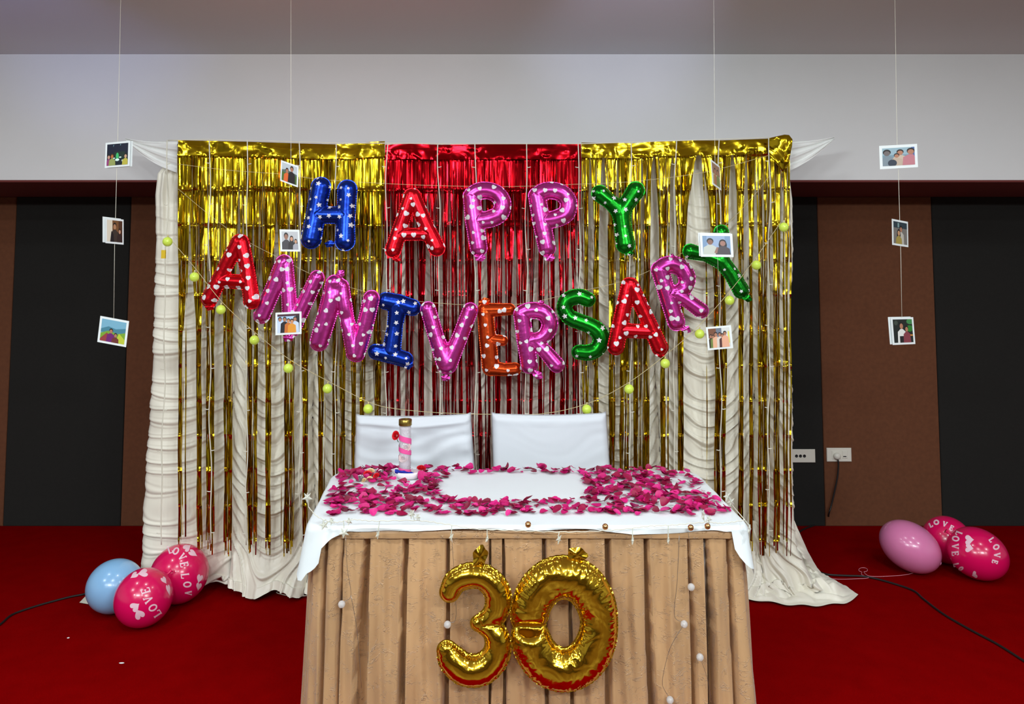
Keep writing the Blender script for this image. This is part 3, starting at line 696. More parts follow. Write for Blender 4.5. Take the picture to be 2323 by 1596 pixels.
photo('photo of a couple in orange and black on grass, top of the left inner string', [(638, 363), (678, 377), (674, 424), (636, 410)],
      [R_(0, 0, 1, 1, c_(190, 200, 205)), ('p', [(0, .5), (.3, .6), (1, .5), (1, 0), (0, 0)], c_(80, 110, 50)), ('p', [(0, .6), (.3, .68), (1, .56), (1, .45), (0, .5)], c_(90, 110, 100))] + person(.35, .62, .8, c_(225, 105, 50)) + person(.66, .78, .9, c_(40, 35, 35)))
photo('photo of three people in dark clothes, middle of the left inner string', [(634, 520), (679, 521), (679, 570), (636, 570)],
      [R_(0, 0, 1, 1, c_(190, 192, 196))] + person(.27, .72, 1.1, c_(62, 60, 66), c_(150, 105, 85)) + person(.6, .6, .85, c_(35, 30, 35), c_(205, 150, 120), long=1) + person(.85, .45, .72, c_(165, 165, 175), c_(200, 150, 120), long=1), border=.09)
photo('photo of a wedding group in orange and black, lowest of the left inner string', [(625, 709), (684, 706), (684, 757), (625, 760)],
      [R_(0, 0, 1, 1, c_(175, 205, 235)), R_(0, .88, 1, 1, c_(70, 30, 45)), R_(.83, 0, 1, .9, c_(30, 28, 35)), R_(0, 0, 1, .14, c_(25, 22, 25))]
      + person(.12, .72, .7, c_(200, 215, 235)) + person(.8, .72, .7, c_(200, 215, 235)) + person(.33, .72, .72, c_(25, 22, 30)) + person(.5, .64, .66, c_(200, 110, 40), c_(200, 140, 100)) + person(.66, .6, .72, c_(225, 150, 45), c_(200, 140, 100)))
photo('pale edge-on photo near the gold fringe, top of the right inner string', [(1612, 361), (1632, 377), (1633, 428), (1616, 418)],
      [R_(0, 0, 1, 1, c_(190, 190, 150)), R_(0, .5, 1, 1, c_(150, 110, 80))] + person(.35, .65, .8, c_(170, 110, 70)) + person(.7, .65, .8, c_(120, 130, 70)))
photo('photo of a man and woman on a blue ground, middle of the right inner string', [(1587, 529), (1661, 530), (1660, 580), (1590, 582)],
      [R_(0, 0, 1, 1, c_(120, 150, 185)), R_(.15, .3, .8, 1, c_(150, 172, 205))] + person(.27, .68, 1.0, c_(195, 200, 190), c_(130, 90, 75)) + person(.72, .62, 1.0, c_(70, 62, 68), c_(160, 115, 100), long=1) + [('p', [(.4, .1), (.5, .4), (.56, .38), (.5, .05)], c_(150, 110, 95))], back=(-.04, .03))
photo('photo of a standing group in a white room, lowest of the right inner string', [(1601, 742), (1658, 737), (1662, 790), (1606, 794)],
      [R_(0, 0, 1, 1, c_(215, 218, 215)), R_(0, .5, .36, 1, c_(120, 75, 50)), R_(.36, .5, .62, 1, c_(110, 120, 135)), R_(.9, .2, .97, .8, c_(225, 215, 90))]
      + person(.1, .6, .55, c_(60, 50, 30)) + person(.2, .58, .5, c_(110, 130, 60)) + person(.34, .68, .66, c_(230, 175, 140)) + person(.52, .66, .62, c_(215, 205, 195)) + person(.63, .6, .6, c_(80, 40, 40)) + person(.76, .7, .66, c_(230, 170, 140)))
photo('wide faded blue photo of a seated family, top of the right outer string', [(1994, 331), (2080, 326), (2081, 380), (1996, 384)],
      [R_(0, 0, 1, 1, c_(120, 150, 165)), R_(0, .6, 1, 1, c_(150, 178, 190)), R_(.9, 0, 1, 1, c_(70, 100, 160))] + person(.14, .72, 1.0, c_(125, 140, 150), c_(110, 100, 100)) + person(.55, .72, .9, c_(200, 180, 160)) + person(.44, .55, .7, c_(190, 170, 150)) + person(.88, .75, 1.0, c_(190, 120, 130)) + [('e', .3, .15, .14, .2, c_(45, 55, 70))])
photo('narrow turned photo of a leaning couple, middle of the right outer string', [(2023, 496), (2059, 503), (2059, 561), (2024, 555)],
      [R_(0, 0, 1, 1, c_(120, 115, 110)), R_(0, .72, 1, 1, c_(35, 55, 65)), R_(.3, .75, .42, .95, c_(120, 150, 150))] + person(.55, .68, .8, c_(190, 185, 175)) + person(.38, .5, .85, c_(165, 145, 70), c_(200, 150, 110), long=1))
photo('photo of a couple beside dark trees, lowest of the right outer string', [(2020, 720), (2071, 719), (2072, 778), (2025, 782)],
      [R_(0, 0, 1, 1, c_(22, 30, 26)), ('e', .85, .6, .18, .14, c_(40, 120, 40)), ('e', .9, .9, .2, .12, c_(60, 130, 70)), R_(.75, .28, 1, .34, c_(210, 140, 60)), ('e', .15, .85, .1, .1, c_(60, 70, 60))]
      + person(.42, .72, .85, c_(225, 225, 220)) + [R_(.3, 0, .55, .28, c_(25, 22, 25))] + person(.68, .58, .72, c_(130, 55, 65)), back=(-.06, .02))
for pts, lb in (([(274, 0), (267, 320), (265, 381), (262, 495), (260, 552), (258, 722)], 'thin white string carrying the left outer photos'),
                ([(660, 0), (660, 370), (657, 420), (657, 520), (656, 571), (655, 708)], 'thin white string carrying the left inner photos'),
                ([(1619, 0), (1622, 370), (1625, 425), (1627, 530), (1628, 581), (1632, 740)], 'thin white string carrying the right inner photos'),
                ([(2030, 0), (2035, 328), (2038, 382), (2041, 500), (2043, 558), (2046, 720)], 'thin white string carrying the right outer photos')):
    P = [at(x, y, YP + .004) for x, y in pts]
    top = P[0].copy(); top.x += (P[0].x - P[1].x) * (CEIL - P[0].z) / max(.01, P[0].z - P[1].z); top.z = CEIL; P.insert(0, top)
    tag(mobj('photo_string', *tube(P, .0006 if 'inner' in lb else .001, 5), M_WIRE), lb, 'string', 'strings the photos hang from')

# ------------------------------------------------------------------ chairs
def chair(label, q, wrinkle, seed):
    YC = 3.64; a = at(q[0][0], q[0][1], YC); b = at(q[1][0], q[1][1], YC); c0 = at(q[2][0], q[2][1], YC); d = at(q[3][0], q[3][1], YC)
    t = thing('covered_chair', ((a.x + b.x) / 2, YC, 0), label, 'chair', 'two covered chairs behind the table')
    nx, nz = 60, 80; zb = .30; V = []
    for side in (0, 1):
        for j in range(nz):
            v = j / (nz - 1)
            for i in range(nx):
                u = i / (nx - 1)
                zt_ = a.z * (1 - u) + b.z * u - .008 * math.sin(math.pi * u) + (.008 if wrinkle else .004) * max(0, abs(u - .5) * 2 - .93) * 14
                z = zt_ + (zb - zt_) * v
                xl_ = a.x + (d.x - a.x) * v * 3; xr_ = b.x + (c0.x - b.x) * v * 3
                x = xl_ * (1 - u) + xr_ * u
                round_ = min(1, min(u, 1 - u) * 22) ** .5 * min(1, v * 30 + .02) ** .5
                y = YC + (-1 if side == 0 else 1) * .026 * round_ - .02 * (1 - v) + .02
                if side == 0:
                    wv = noise.noise(Vector((x * 2.2, z * 26 + 3 * noise.noise(Vector((x * 4, z * 3, seed))), seed)))
                    edge = .35 + .9 * u ** 2
                    y -= wrinkle * (.020 * wv * edge + .010 * math.exp(-((z - zt_ + .03 + .012 * math.sin(math.pi * u)) / .008) ** 2)) * round_
                    y -= .012 * math.sin(math.pi * u)
                V.append((x, y, z))
    Fa = grid_faces(nz, nx); Fb = grid_faces(nz, nx)[:, ::-1] + nx * nz
    Fc = np.concatenate([Fa, Fb]).tolist()
    for k in range(nz - 1):
        for i in (0, nx - 1): Fc.append((k * nx + i, (k + 1) * nx + i, nx * nz + (k + 1) * nx + i, nx * nz + k * nx + i))
    for i in range(nx - 1): Fc.append((i, i + 1, nx * nz + i + 1, nx * nz + i))
    mobj('back_cover', V, Fc, M_SEAM, t)
    x0, x1 = a.x + .02, b.x - .02
    mobj('seat_cover', *box(x0, x1, 3.2, YC - .03, .40, .46), M_SEAM, t, smooth=False)
    for x in (x0 + .03, x1 - .03):
        for y in (3.24, YC - .01): mobj('leg', *tube([(x, y, 0), (x, y, .40)], .013, 8), M_METAL, t)
chair('white covered chair with horizontal wrinkles, behind the candle tube', [(808, 941), (1068, 938), (1075, 1050), (804, 1054)], 1, 2.0)
chair('smooth white covered chair without wrinkles, right of the wrinkled one', [(1115, 937), (1375, 936), (1383, 1049), (1118, 1049)], .12, 9.0)

# ------------------------------------------------------------------ table, cloth, skirt
ZT = .755
TL = Vector((-.705, 2.66)); TR = Vector((.815, 2.66)); TBR = Vector((.815, 3.44)); TBL = Vector((-.79, 3.44))
tb = thing('banquet_table', (0, 3.05, 0), 'rectangular banquet table hidden under a white cloth and tan skirt', 'table')
def quad_prism(P, z0, z1):
    V = [(p.x, p.y, z) for z in (z0, z1) for p in P]; return V, [(3, 2, 1, 0), (4, 5, 6, 7), (0, 1, 5, 4), (1, 2, 6, 5), (2, 3, 7, 6), (3, 0, 4, 7)]
cen = (TL + TR + TBR + TBL) / 4
ins = [cen + (p - cen) * .965 for p in (TL, TR, TBR, TBL)]
mobj('tabletop', *quad_prism(ins, ZT - .03, ZT - .003), M_WOOD, tb, smooth=False)
for p in [cen + (p - cen) * .82 for p in (TL, TR, TBR, TBL)]:
    mobj('leg', *tube([(p.x, p.y, 0), (p.x, p.y, ZT - .03)], .017, 8), M_METAL, tb)
# outline of the table edge with rounded corners
def outline(P, rad, nper=26, seg=None):
    out = []; n = len(P)
    for i in range(n):
        a, b, c = P[i - 1], P[i], P[(i + 1) % n]; r = rad[i]
        p0 = b + (a - b).normalized() * r; p1 = b + (c - b).normalized() * r
        for k in range(9):
            t = k / 8; out.append(p0 * (1 - t) ** 2 + b * 2 * t * (1 - t) + p1 * t * t)
        nx_ = P[(i + 1) % n]; r2 = rad[(i + 1) % n]; q = nx_ + (b - nx_).normalized() * r2
        m = int((q - p1).length / .007)
        for k in range(1, m): out.append(p1.lerp(q, k / m))
    return out
OL = outline([TL, TR, TBR, TBL], [.045, .05, .12, .13])
NO = len(OL)
def onorm(L, i):
    d = L[(i + 1) % len(L)] - L[i - 1]; return Vector((d.y, -d.x)).normalized()
HX = [690, 705, 735, 760, 800, 850, 940, 1000, 1060, 1180, 1300, 1400, 1430, 1470, 1540, 1610, 1650, 1672, 1690]
HY = [1232, 1226, 1218, 1203, 1190, 1192, 1190, 1185, 1182, 1178, 1182, 1193, 1198, 1197, 1195, 1186, 1183, 1188, 1222]
def cloth():
    rings = []; c2 = Vector((cen.x, cen.y))
    for s in np.concatenate([np.linspace(.02, .9, 22), [.94, .97, .985]]):
        ring = []
        for p in OL:
            q = c2.lerp(p, s); z = ZT + .0015 * noise.noise(Vector((q.x * 5, q.y * 6, 0))) + .0012 * noise.noise(Vector((q.x * 17, q.y * 9, 3)))
            ring.append((q.x, q.y, z))
        rings.append(ring)
    N_ = [onorm(OL, i) for i in range(NO)]
    drops = []
    for i, p in enumerate(OL):
        n = N_[i]
        if n.y < -.5:
            px = CX + p.x / p.y * F; hy = interp(px, HX, HY); zz = 1.58 - (hy - 650) / F * (p.y - .012); dz = max(.012, ZT - zz)
        else: dz = .06 + .02 * math.sin(i * .06)
        # drooping corners of the cloth
        dl = (p - TL).length; drr = (p - TR).length
        dz += .095 * math.exp(-(dl / .07) ** 2) * (1 if n.x < -.02 else .35)
        dz += .14 * math.exp(-(drr / .055) ** 2) * (1 if n.x > .02 else .1)
        dz += (.02 * max(0, math.exp(-((p - TL).length / .35) ** 2)) if n.x < -.6 else 0)
        drops.append(dz)
    for ro, dzf in ((.003, .0), (.008, .002), (.012, .007)):
        rings.append([(p.x + N_[i].x * (ro - .003), p.y + N_[i].y * (ro - .003), ZT - dzf) for i, p in enumerate(OL)])
    ND = 16
    for k in range(1, ND + 1):
        v = k / ND; ring = []
        for i, p in enumerate(OL):
            n = N_[i]; d = drops[i]
            cor = math.exp(-((p - TL).length / .10) ** 2) + math.exp(-((p - TR).length / .10) ** 2)
            out = .013 + .006 * math.sin(i * .13) * v + cor * (.022 * v * d / .15 + .008 * math.sin(i * .8) * v)
            ring.append((p.x + n.x * out, p.y + n.y * out, ZT - .007 - (d - .007) * v + .0015 * math.sin(i * .21 + v * 5)))
        rings.append(ring)
    V = [(cen.x, cen.y, ZT)] + [q for r in rings for q in r]
    Fc = [(0, 1 + i, 1 + (i + 1) % NO) for i in range(NO)] + (grid_faces(len(rings), NO, True)[:, ::-1] + 1).tolist()
    return V, Fc
o = mobj('tablecloth', *cloth(), M_CLOTH); tag(o, 'white linen tablecloth covering the banquet table', 'tablecloth')
# pleated skirt
PLE = [(752, 8, 12), (789, 4, 7), (838, 11, 34), (927, 12, 17), (1018, 7, 13), (1112, 5, 6), (1143, 6, 9), (1236, 8, 9), (1292, 5, 10), (1372, 13, 16), (1462, 11, 18), (1552, 5, 14), (1590, 9, 22), (1640, 9, 10)]
def skirt():
    SK = outline([TL + Vector((.0, .012)), TR + Vector((0, .012)), TBR + Vector((0, 0)), TBL], [.03, .03, .06, .06])
    # refine spacing
    P = []; 
    for i in range(len(SK)):
        a, b = SK[i], SK[(i + 1) % len(SK)]; m = max(1, int((b - a).length / .0035))
        for k in range(m): P.append(a.lerp(b, k / m))
    n = len(P); nz = 70; V = []; Ns = [onorm(P, i) for i in range(n)]
    per = 0; arc = []
    for i in range(n): arc.append(per); per += (P[(i + 1) % n] - P[i]).length
    for j in range(nz):
        v = j / (nz - 1); z = (ZT - .012) * (1 - v) + .008 * v
        for i, p in enumerate(P):
            nn = Ns[i]; d = 0
            if nn.y < -.7:
                px = CX + p.x / (p.y) * F
                lim = 1.0; prev = 0
                for (c, w0, w1) in PLE:
                    cc = c + (c - 1190) * .02 * v + 3 * math.sin(v * 3 + c); wv = (w0 + (w1 - w0) * min(1, v * 1.9)) / 2
                    e = abs(px - cc) - wv
                    if e < 0: d += .085 * min(1, v * 12 + .05) * min(1, -e / 1.5)
                    elif e < 26: d -= (.010 + .006 * math.sin(c)) * min(1, v * 3) * (1 - e / 26) ** 2 * (e / 26 + .3)
                d -= (.010 * math.sin(px * .075 + 2 * v) + .006 * math.sin(px * .17 + 1.5 + 1.4 * math.sin(v * 5))) * min(1, v * 3) + .002 * math.sin(px * .31 - 3 * v)
            else: d = .014 * math.sin(arc[i] * 62 + math.sin(v * 3)) * min(1, v * 4)
            fl = .030 * v
            V.append((p.x + nn.x * (fl - d - .004), p.y + nn.y * (fl - d - .004), z))
    return V, grid_faces(nz, n, True)[:, ::-1]
skirt_o = o = mobj('table_skirt', *skirt(), M_SKIRT); tag(o, 'tan crushed satin table skirt with long pleats', 'table skirt')
# upper band of the skirt
def band():
    V = []; n = 160
    for j in range(5):
        for i in range(n):
            px = 722 + (1672 - 722) * i / (n - 1); z = ZT - .02 - .026 * j / 4
            x = (px - CX) / F * 2.64; V.append((x, 2.661 - .003 * math.sin(j / 4 * math.pi) - .0015 * math.sin(i * .5), z))
    return V, grid_faces(5, n)
mobj('skirt_band', *band(), M_SKIRT, skirt_o)

# ------------------------------------------------------------------ petals
def petal_mesh(seed, m):
    rng = random.Random(seed); n = 11; V = []; nr = 3
    wsc = .8 + rng.random() * .35; curl = .15 + rng.random() * .4; tw = rng.uniform(-.3, .3)
    V.append((0, 0, 0))
    for r in range(1, nr + 1):
        q = r / nr
        for k in range(n):
            a = 2 * math.pi * k / n; x = math.cos(a) * q * wsc; y = math.sin(a) * q
            if math.cos(a - math.pi / 2) > .9: y *= .86            # notch at the broad end
            if a > math.pi: x *= 1 - .35 * abs(math.sin(a)); y *= 1.1
            z = curl * (x * x * 1.0 + .25 * y * y) + tw * x * y + rng.uniform(-.05, .05) * q + .12 * max(0, y) ** 2
            V.append((x, y, z))
    Fc = [(0, 1 + k, 1 + (k + 1) % n) for k in range(n)]
    for r in range(nr - 1):
        for k in range(n): Fc.append((1 + r * n + k, 1 + (r + 1) * n + k, 1 + (r + 1) * n + (k + 1) % n, 1 + r * n + (k + 1) % n))
    me = bpy.data.meshes.new('rose_petal'); me.from_pydata(V, [], Fc); me.materials.append(m)
    me.polygons.foreach_set('use_smooth', [True] * len(me.polygons)); return me, V, Fc
PC = [srgb(196, 12, 108), srgb(176, 6, 90), srgb(150, 4, 62), srgb(212, 36, 128), srgb(120, 4, 46)]
PM = [mat('petal_magenta_%s' % n, c, .5, sss=.08, var=.12, varscale=2) for n, c in zip('abcde', PC)]
PMESH = [petal_mesh(s, PM[s % 5]) for s in range(15)]
rng = random.Random(21)
LZ = lambda py: .76
def in_region(px, py):
    if py < 1054 or py > 1170: return 0
    l = interp(py, [1054, 1085, 1120, 1150, 1170], [800, 772, 750, 742, 735]); r = interp(py, [1052, 1080, 1120, 1150, 1170], [1522, 1560, 1610, 1640, 1655])
    if px < l or px > r: return 0
    wob = 14 * math.sin(px / 23) + 10 * math.sin(py / 5)
    # bare oval in the middle
    e = ((px - 1165) / (152 + wob * .5)) ** 2 + ((py - 1106) / 33) ** 2
    if e < 1: return 0
    if 1000 < px < 1320 and (1076 < py < 1136): return 0 if e < 1.45 else .6
    if px > 1560 and py < 1075: return 0
    e2 = ((px - 845) / 45) ** 2 + ((py - 1108) / 7) ** 2
    if e2 < 1: return .1
    edge = min(px - l, r - px) / 40
    d = 1.0 if edge > 1 else .35 + .65 * max(0, edge)
    if py > 1150: d *= .75
    return d * (.45 + 1.3 * max(0, noise.noise(Vector((px * .018, py * .05, 2))) + .35))
pl = []
tries = 0
while len(pl) < 1000 and tries < 90000:
    tries += 1
    Yr = rng.uniform(2.62, 3.46); px = rng.uniform(730, 1665); p = Vector(((px - CX) / F * Yr, Yr, ZT))
    dd = p - EYE; lf = dd.dot(FV); py = CY - F * dd.dot(UV) / lf
    if rng.random() > in_region(px, py): continue
    if abs(px - 925) < 26 and 1075 < py < 1098: continue
    pl.append((px, py, p))
inst = []
for (px, py, p) in pl:
    s = rng.uniform(.013, .023)
    if rng.random() < .2: s *= .6
    tilt = rng.uniform(0, .35) if rng.random() < .8 else rng.uniform(.35, .8)
    Rm = Matrix.Rotation(rng.uniform(0, 6.28), 3, 'Z') @ Matrix.Rotation(tilt, 3, rng.choice('XY')) @ Matrix.Rotation(rng.uniform(0, 6.28), 3, 'Z')
    mi = rng.randrange(15)
    zs = min((Rm @ Vector(v)).z for v in PMESH[mi][1]) * s
    inst.append((s / p.y, s, Rm, mi, Vector((p.x, p.y, ZT + .0035 - zs + rng.choice((0, 0, .003, .006))))))
inst.sort(key=lambda q: -q[0])
GP = 'magenta rose petals scattered on the white cloth'
for (_, s, Rm, mi, loc) in inst[:295]:
    o = bpy.data.objects.new('rose_petal', PMESH[mi][0]); o.location = loc; o.rotation_euler = Rm.to_euler(); o.scale = (s, s, s); COL.objects.link(o)
    SH = ('bright magenta', 'deep magenta', 'dark crimson', 'pale pink', 'dark wine red')[mi % 5]
    X_, Y_ = loc.x - .0, loc.y
    side = 'left' if X_ < -.16 else ('right' if X_ > .2 else 'middle'); dep = 'front' if Y_ < 2.85 else ('back' if Y_ > 3.15 else 'centre')
    tag(o, '%s rose petal, %s, on the %s %s of the white tablecloth' % (SH, 'large' if s > .0175 else ('tiny' if s < .0115 else 'medium'), dep, side), 'petal', GP)
V = []; Fc = []; mi_ = []
for (_, s, Rm, mi, loc) in inst[295:]:
    b = len(V); V += [tuple(loc + (Rm @ Vector(v)) * s) for v in PMESH[mi][1]]; Fc += [tuple(i + b for i in f) for f in PMESH[mi][2]]; mi_ += [mi % 5] * len(PMESH[mi][2])
o = mobj('rose_petals', V, Fc, PM, midx=mi_); tag(o, 'smaller magenta rose petals strewn further back on the cloth', 'petals', kind='stuff')

# ------------------------------------------------------------------ gift tube in a dish, roses
DY = 3.02
dc = onz(925, 1086, ZT)
M_GLASS = mat('clear_plastic_tube', (.9, .9, .95, 1), .05, spec=.8, alpha=.22)
M_CAP = mat('antique_gold_cap', (0.36, 0.25, 0.06, 1), .32, 1)
M_RIB = mat('pink_ribbon', srgb(240, 88, 160), .4)
M_WROSE = mat('white_rose_cloth', srgb(238, 215, 214), .6)
M_SILV = mat('silver_foil', (.85, .84, .86, 1), .25, 1, bump=(120, .9, .004))
M_RROSE = mat('red_rose_cloth', srgb(225, 25, 40), .5)
M_DISH = mat('white_porcelain', srgb(240, 228, 232), .3)
dish = thing('white_dish', (dc.x, dc.y, ZT), 'small white boat-shaped dish holding the decorated tube', 'dish')
def dishgeo():
    V = []; n = 36
    prof = [(.0, .004, 0), (.45, .002, 0), (.62, .003, 0), (1.0, 1.0, 1), (.97, 1.0, 1), (.60, .14, 1), (0, .12, 1)]
    for (r, hz, f) in prof:
        for i in range(n):
            a = 2 * math.pi * i / n; ca, sa = math.cos(a), math.sin(a)
            x = ca * r * .066; y = sa * r * .040; tip = (abs(ca) ** 4) * .006 if hz > .5 else 0
            V.append((dc.x + x, dc.y + y, ZT + .003 + hz * .030 + tip))
    return V, grid_faces(len(prof), n, True)
mobj('bowl', *dishgeo(), M_DISH, dish)
tx = at(919, 1000, dc.y).x; tzb = ZT + .012; tzt = at(919, 950, dc.y).z
tr_ = .0262
gtb = thing('decorated_tube', (tx, dc.y, tzb), 'tall clear tube wrapped in pink ribbon with white roses and gold cap', 'candle holder')
tz1 = at(919, 964, dc.y).z
mobj('tube_wall', *lathe((tx, dc.y, tzb), [(0, 0), (tr_, 0), (tr_, tz1 - tzb), (tr_ - .0015, tz1 - tzb), (tr_ - .0015, .002), (0, .002)], 32), M_GLASS, gtb)
mobj('silver_filler', *lathe((tx, dc.y, tzb), [(0, .004)] + [(tr_ * .88 + .002 * math.sin(k * 2.1), .004 + k * (tz1 - tzb - .01) / 16) for k in range(17)] + [(0, tz1 - tzb - .005)], 24), mat('pale_tinsel', srgb(225, 215, 222), .4, 0, bump=(140, .9, .004)), gtb)
mobj('cap', *lathe((tx, dc.y, tz1), [(0, 0), (tr_ + .0012, 0), (tr_ + .002, .002), (tr_ + .002, tzt - tz1 - .002), (tr_ + .0005, tzt - tz1), (tr_ - .003, tzt - tz1), (tr_ - .004, tzt - tz1 - .005), (0, tzt - tz1 - .005)], 32), M_CAP, gtb)
def ribbon(z0, z1, a0, a1, w):
    V = []
    for k in range(33):
        t = k / 32; a = a0 + (a1 - a0) * t; z = z0 + (z1 - z0) * t
        for s in (-.5, .5): V.append((tx + math.cos(a) * (tr_ + .0012), dc.y + math.sin(a) * (tr_ + .0012), z + s * w))
    return V, grid_faces(33, 2)
hz = tz1 - tzb
mobj('pink_ribbon', *ribbon(tzb + hz * .80, tzb + hz * .56, math.pi, math.pi * 3.0, .024), M_RIB, gtb)
mobj('pink_ribbon', *ribbon(tzb + hz * .56, tzb + hz * .36, math.pi * 1.0, math.pi * 3.0, .020), M_RIB, gtb)
mobj('pink_ribbon', *ribbon(tzb + hz * .17, tzb + hz * .10, math.pi, math.pi * 2.0, .015), M_RIB, gtb)
def rose(c, R, name, m, parent=None, axis=Vector((0, -1, .2)), turns=5):
    """spiral of overlapping cupped petals"""
    c = Vector(c); q = axis.normalized().to_track_quat('Z', 'Y').to_matrix(); parts = []
    for L in range(turns):
        n = 3 + L; rr = R * (.22 + .78 * L / (turns - 1)); hgt = R * (.95 - .62 * L / (turns - 1))
        for k in range(n):
            a0 = 2 * math.pi * (k + .4 * L) / n; span = 2 * math.pi / n * 1.35; V = []
            for j in range(4):
                v = j / 3
                for i in range(6):
                    u = i / 5; a = a0 + span * (u - .5); r = rr * (.35 + .65 * v ** .7) + R * .03 * (k % 2) + R * .1 * v * v * (L > 1)
                    V.append(c + q @ Vector((math.cos(a) * r, math.sin(a) * r, -R * .35 + hgt * v * (1 - .25 * (2 * u - 1) ** 2))))
            parts.append((V, grid_faces(4, 6).tolist()))
    return mobj(name, *join(parts), m, parent)
rose((tx + .006, dc.y - tr_ + .006, tzb + hz * .60), .019, 'white_rose', M_WROSE, gtb)
rose((tx - .004, dc.y - tr_ + .006, tzb + hz * .38), .018, 'white_rose', M_WROSE, gtb)
# red rose stuck to the tube's left side, red bud in the dish's right side
def red_flower(nm, c, R, label, axis):
    t = thing(nm, Vector(c) - Vector((0, 0, R)), label, 'flower'); rose(c, R, 'bloom', M_RROSE, t, axis)
    mobj('stem', *tube([Vector(c), Vector(c) + Vector((.012, .006, -.012 - R))], .0015, 6), mat('stem_green', srgb(60, 90, 40), .6), t)
red_flower('red_rose', at(897, 987, dc.y - .005), .018, 'red cloth rose fixed to the left side of the tube', Vector((-.5, -.8, .3)))
red_flower('red_rose', at(956, 1060, dc.y + .01), .018, 'red cloth rosebud standing behind the right end of the white dish', Vector((.1, -.3, 1)))
# blue wrapper in the dish
def wrapper():
    A = at(896, 1069, dc.y - .03); B = at(938, 1077, dc.y - .026); V = []
    A.z = ZT + .040; B.z = ZT + .030
    for k in range(9):
        t = k / 8; c = A.lerp(B, t); w_ = .008 * (1 - .5 * t) + .002 * math.sin(k * 2)
        for i in range(8):
            a = 2 * math.pi * i / 8; V.append(c + Vector((0, math.cos(a) * w_ * .6, math.sin(a) * w_)))
    return V, grid_faces(9, 8, True)
o = mobj('candy_wrapper', *wrapper(), mat('blue_wrapper_foil', srgb(25, 45, 160), .25, .5)); tag(o, 'shiny dark blue wrapper lying in the white dish', 'wrapper')
# sprig of small blossoms left of the dish
fc = onz(846, 1084, ZT)
sg = thing('flower_sprig', (fc.x, fc.y, ZT), 'small sprig of silver, red and cream blossoms lying left of the dish', 'flowers')
M_CREAM = mat('cream_blossom', srgb(236, 208, 160), .6)
for (px, py, R, nm, m) in ((816, 1084, .016, 'silver_bow', M_SILV), (863, 1070, .014, 'silver_bow', M_SILV), (834, 1074, .017, 'red_blossom', M_RROSE), (853, 1078, .014, 'red_blossom', M_RROSE), (841, 1068, .015, 'cream_blossom', M_CREAM), (838, 1085, .012, 'cream_blossom', M_CREAM), (825, 1088, .010, 'cream_blossom', M_CREAM)):
    c = onz(px, py, ZT + R * .9); rose(c, R, nm, m, sg, Vector((random.uniform(-.4, .4), -.6, .8)), 4)

# ------------------------------------------------------------------ star garland on the table front, beads and brass balls
YT = 2.615
sgd = thing('star_garland', (at(1180, 1190, YT).x, YT, at(1180, 1240, YT).z), 'string of clear plastic stars looped along the front edge of the table', 'garland')
wp = [(700, 1150), (722, 1172), (760, 1184), (800, 1178), (850, 1181), (945, 1180), (1010, 1188), (1080, 1199), (1180, 1203), (1290, 1206), (1400, 1201), (1470, 1193), (1530, 1190), (1600, 1184), (1640, 1186), (1690, 1179)]
P = [at(x, y, YT) for x, y in catmull(wp, 12)]
mobj('wire', *tube([p + Vector((0, 0, .0015 * math.sin(i * 1.9))) for i, p in enumerate(P)], .0014, 5), M_WIRE, sgd)
M_STAR = mat('clear_star_plastic', srgb(235, 238, 225), .2, trans=.45, ior=1.3, spec=.6)
def star(c, R, yaw, roll, hang=None):
    V = []; e1 = Vector((math.cos(yaw), math.sin(yaw), 0)); n = Vector((-math.sin(yaw), math.cos(yaw), 0))
    for d in (-.003, .003):
        V.append(c + n * d * 1.6)
        for k in range(10):
            a = roll + math.pi / 2 + k * math.pi / 5; r = R if k % 2 == 0 else R * .42
            V.append(c + e1 * math.cos(a) * r + Vector((0, 0, 1)) * math.sin(a) * r + n * d * .4)
    Fc = []
    for k in range(10):
        a = 1 + k; b = 1 + (k + 1) % 10; Fc += [(0, b, a), (11, 11 + a, 11 + b), (a, b, 11 + b, 11 + a)]
    parts = [(V, Fc)]
    if hang is not None: parts.append(tube([hang, c + Vector((0, 0, R * .8))], [.0014, .002], 5))
    return join(parts)
for (x, y, hx, hy, R, yaw) in ((780, 1208, 779, 1180, .019, .2), (857, 1212, 861, 1182, .014, 1.25), (1024, 1217, 1025, 1192, .013, 1.0), (1105, 1222, 1105, 1200, .013, 1.2), (1268, 1222, 1268, 1205, .017, .9), (1435, 1225, 1435, 1198, .014, 1.25), (1516, 1225, 1516, 1192, .012, 1.2),
                              (934, 1165, 940, 1180, .017, .8), (948, 1172, 952, 1181, .012, .4), (735, 1190, 740, 1178, .018, .5), (752, 1182, 755, 1182, .014, -.3), (792, 1182, 790, 1178, .014, .6), (697, 1128, 700, 1150, .019, .2), (1595, 1168, 1598, 1183, .018, 1.0), (1608, 1177, 1608, 1184, .014, .3), (1700, 1200, 1690, 1180, .016, .9)):
    mobj('star', *star(at(x, y, YT - .004), R, yaw, .2 + (x % 7) * .1, at(hx, hy, YT)), M_STAR, sgd, smooth=False)
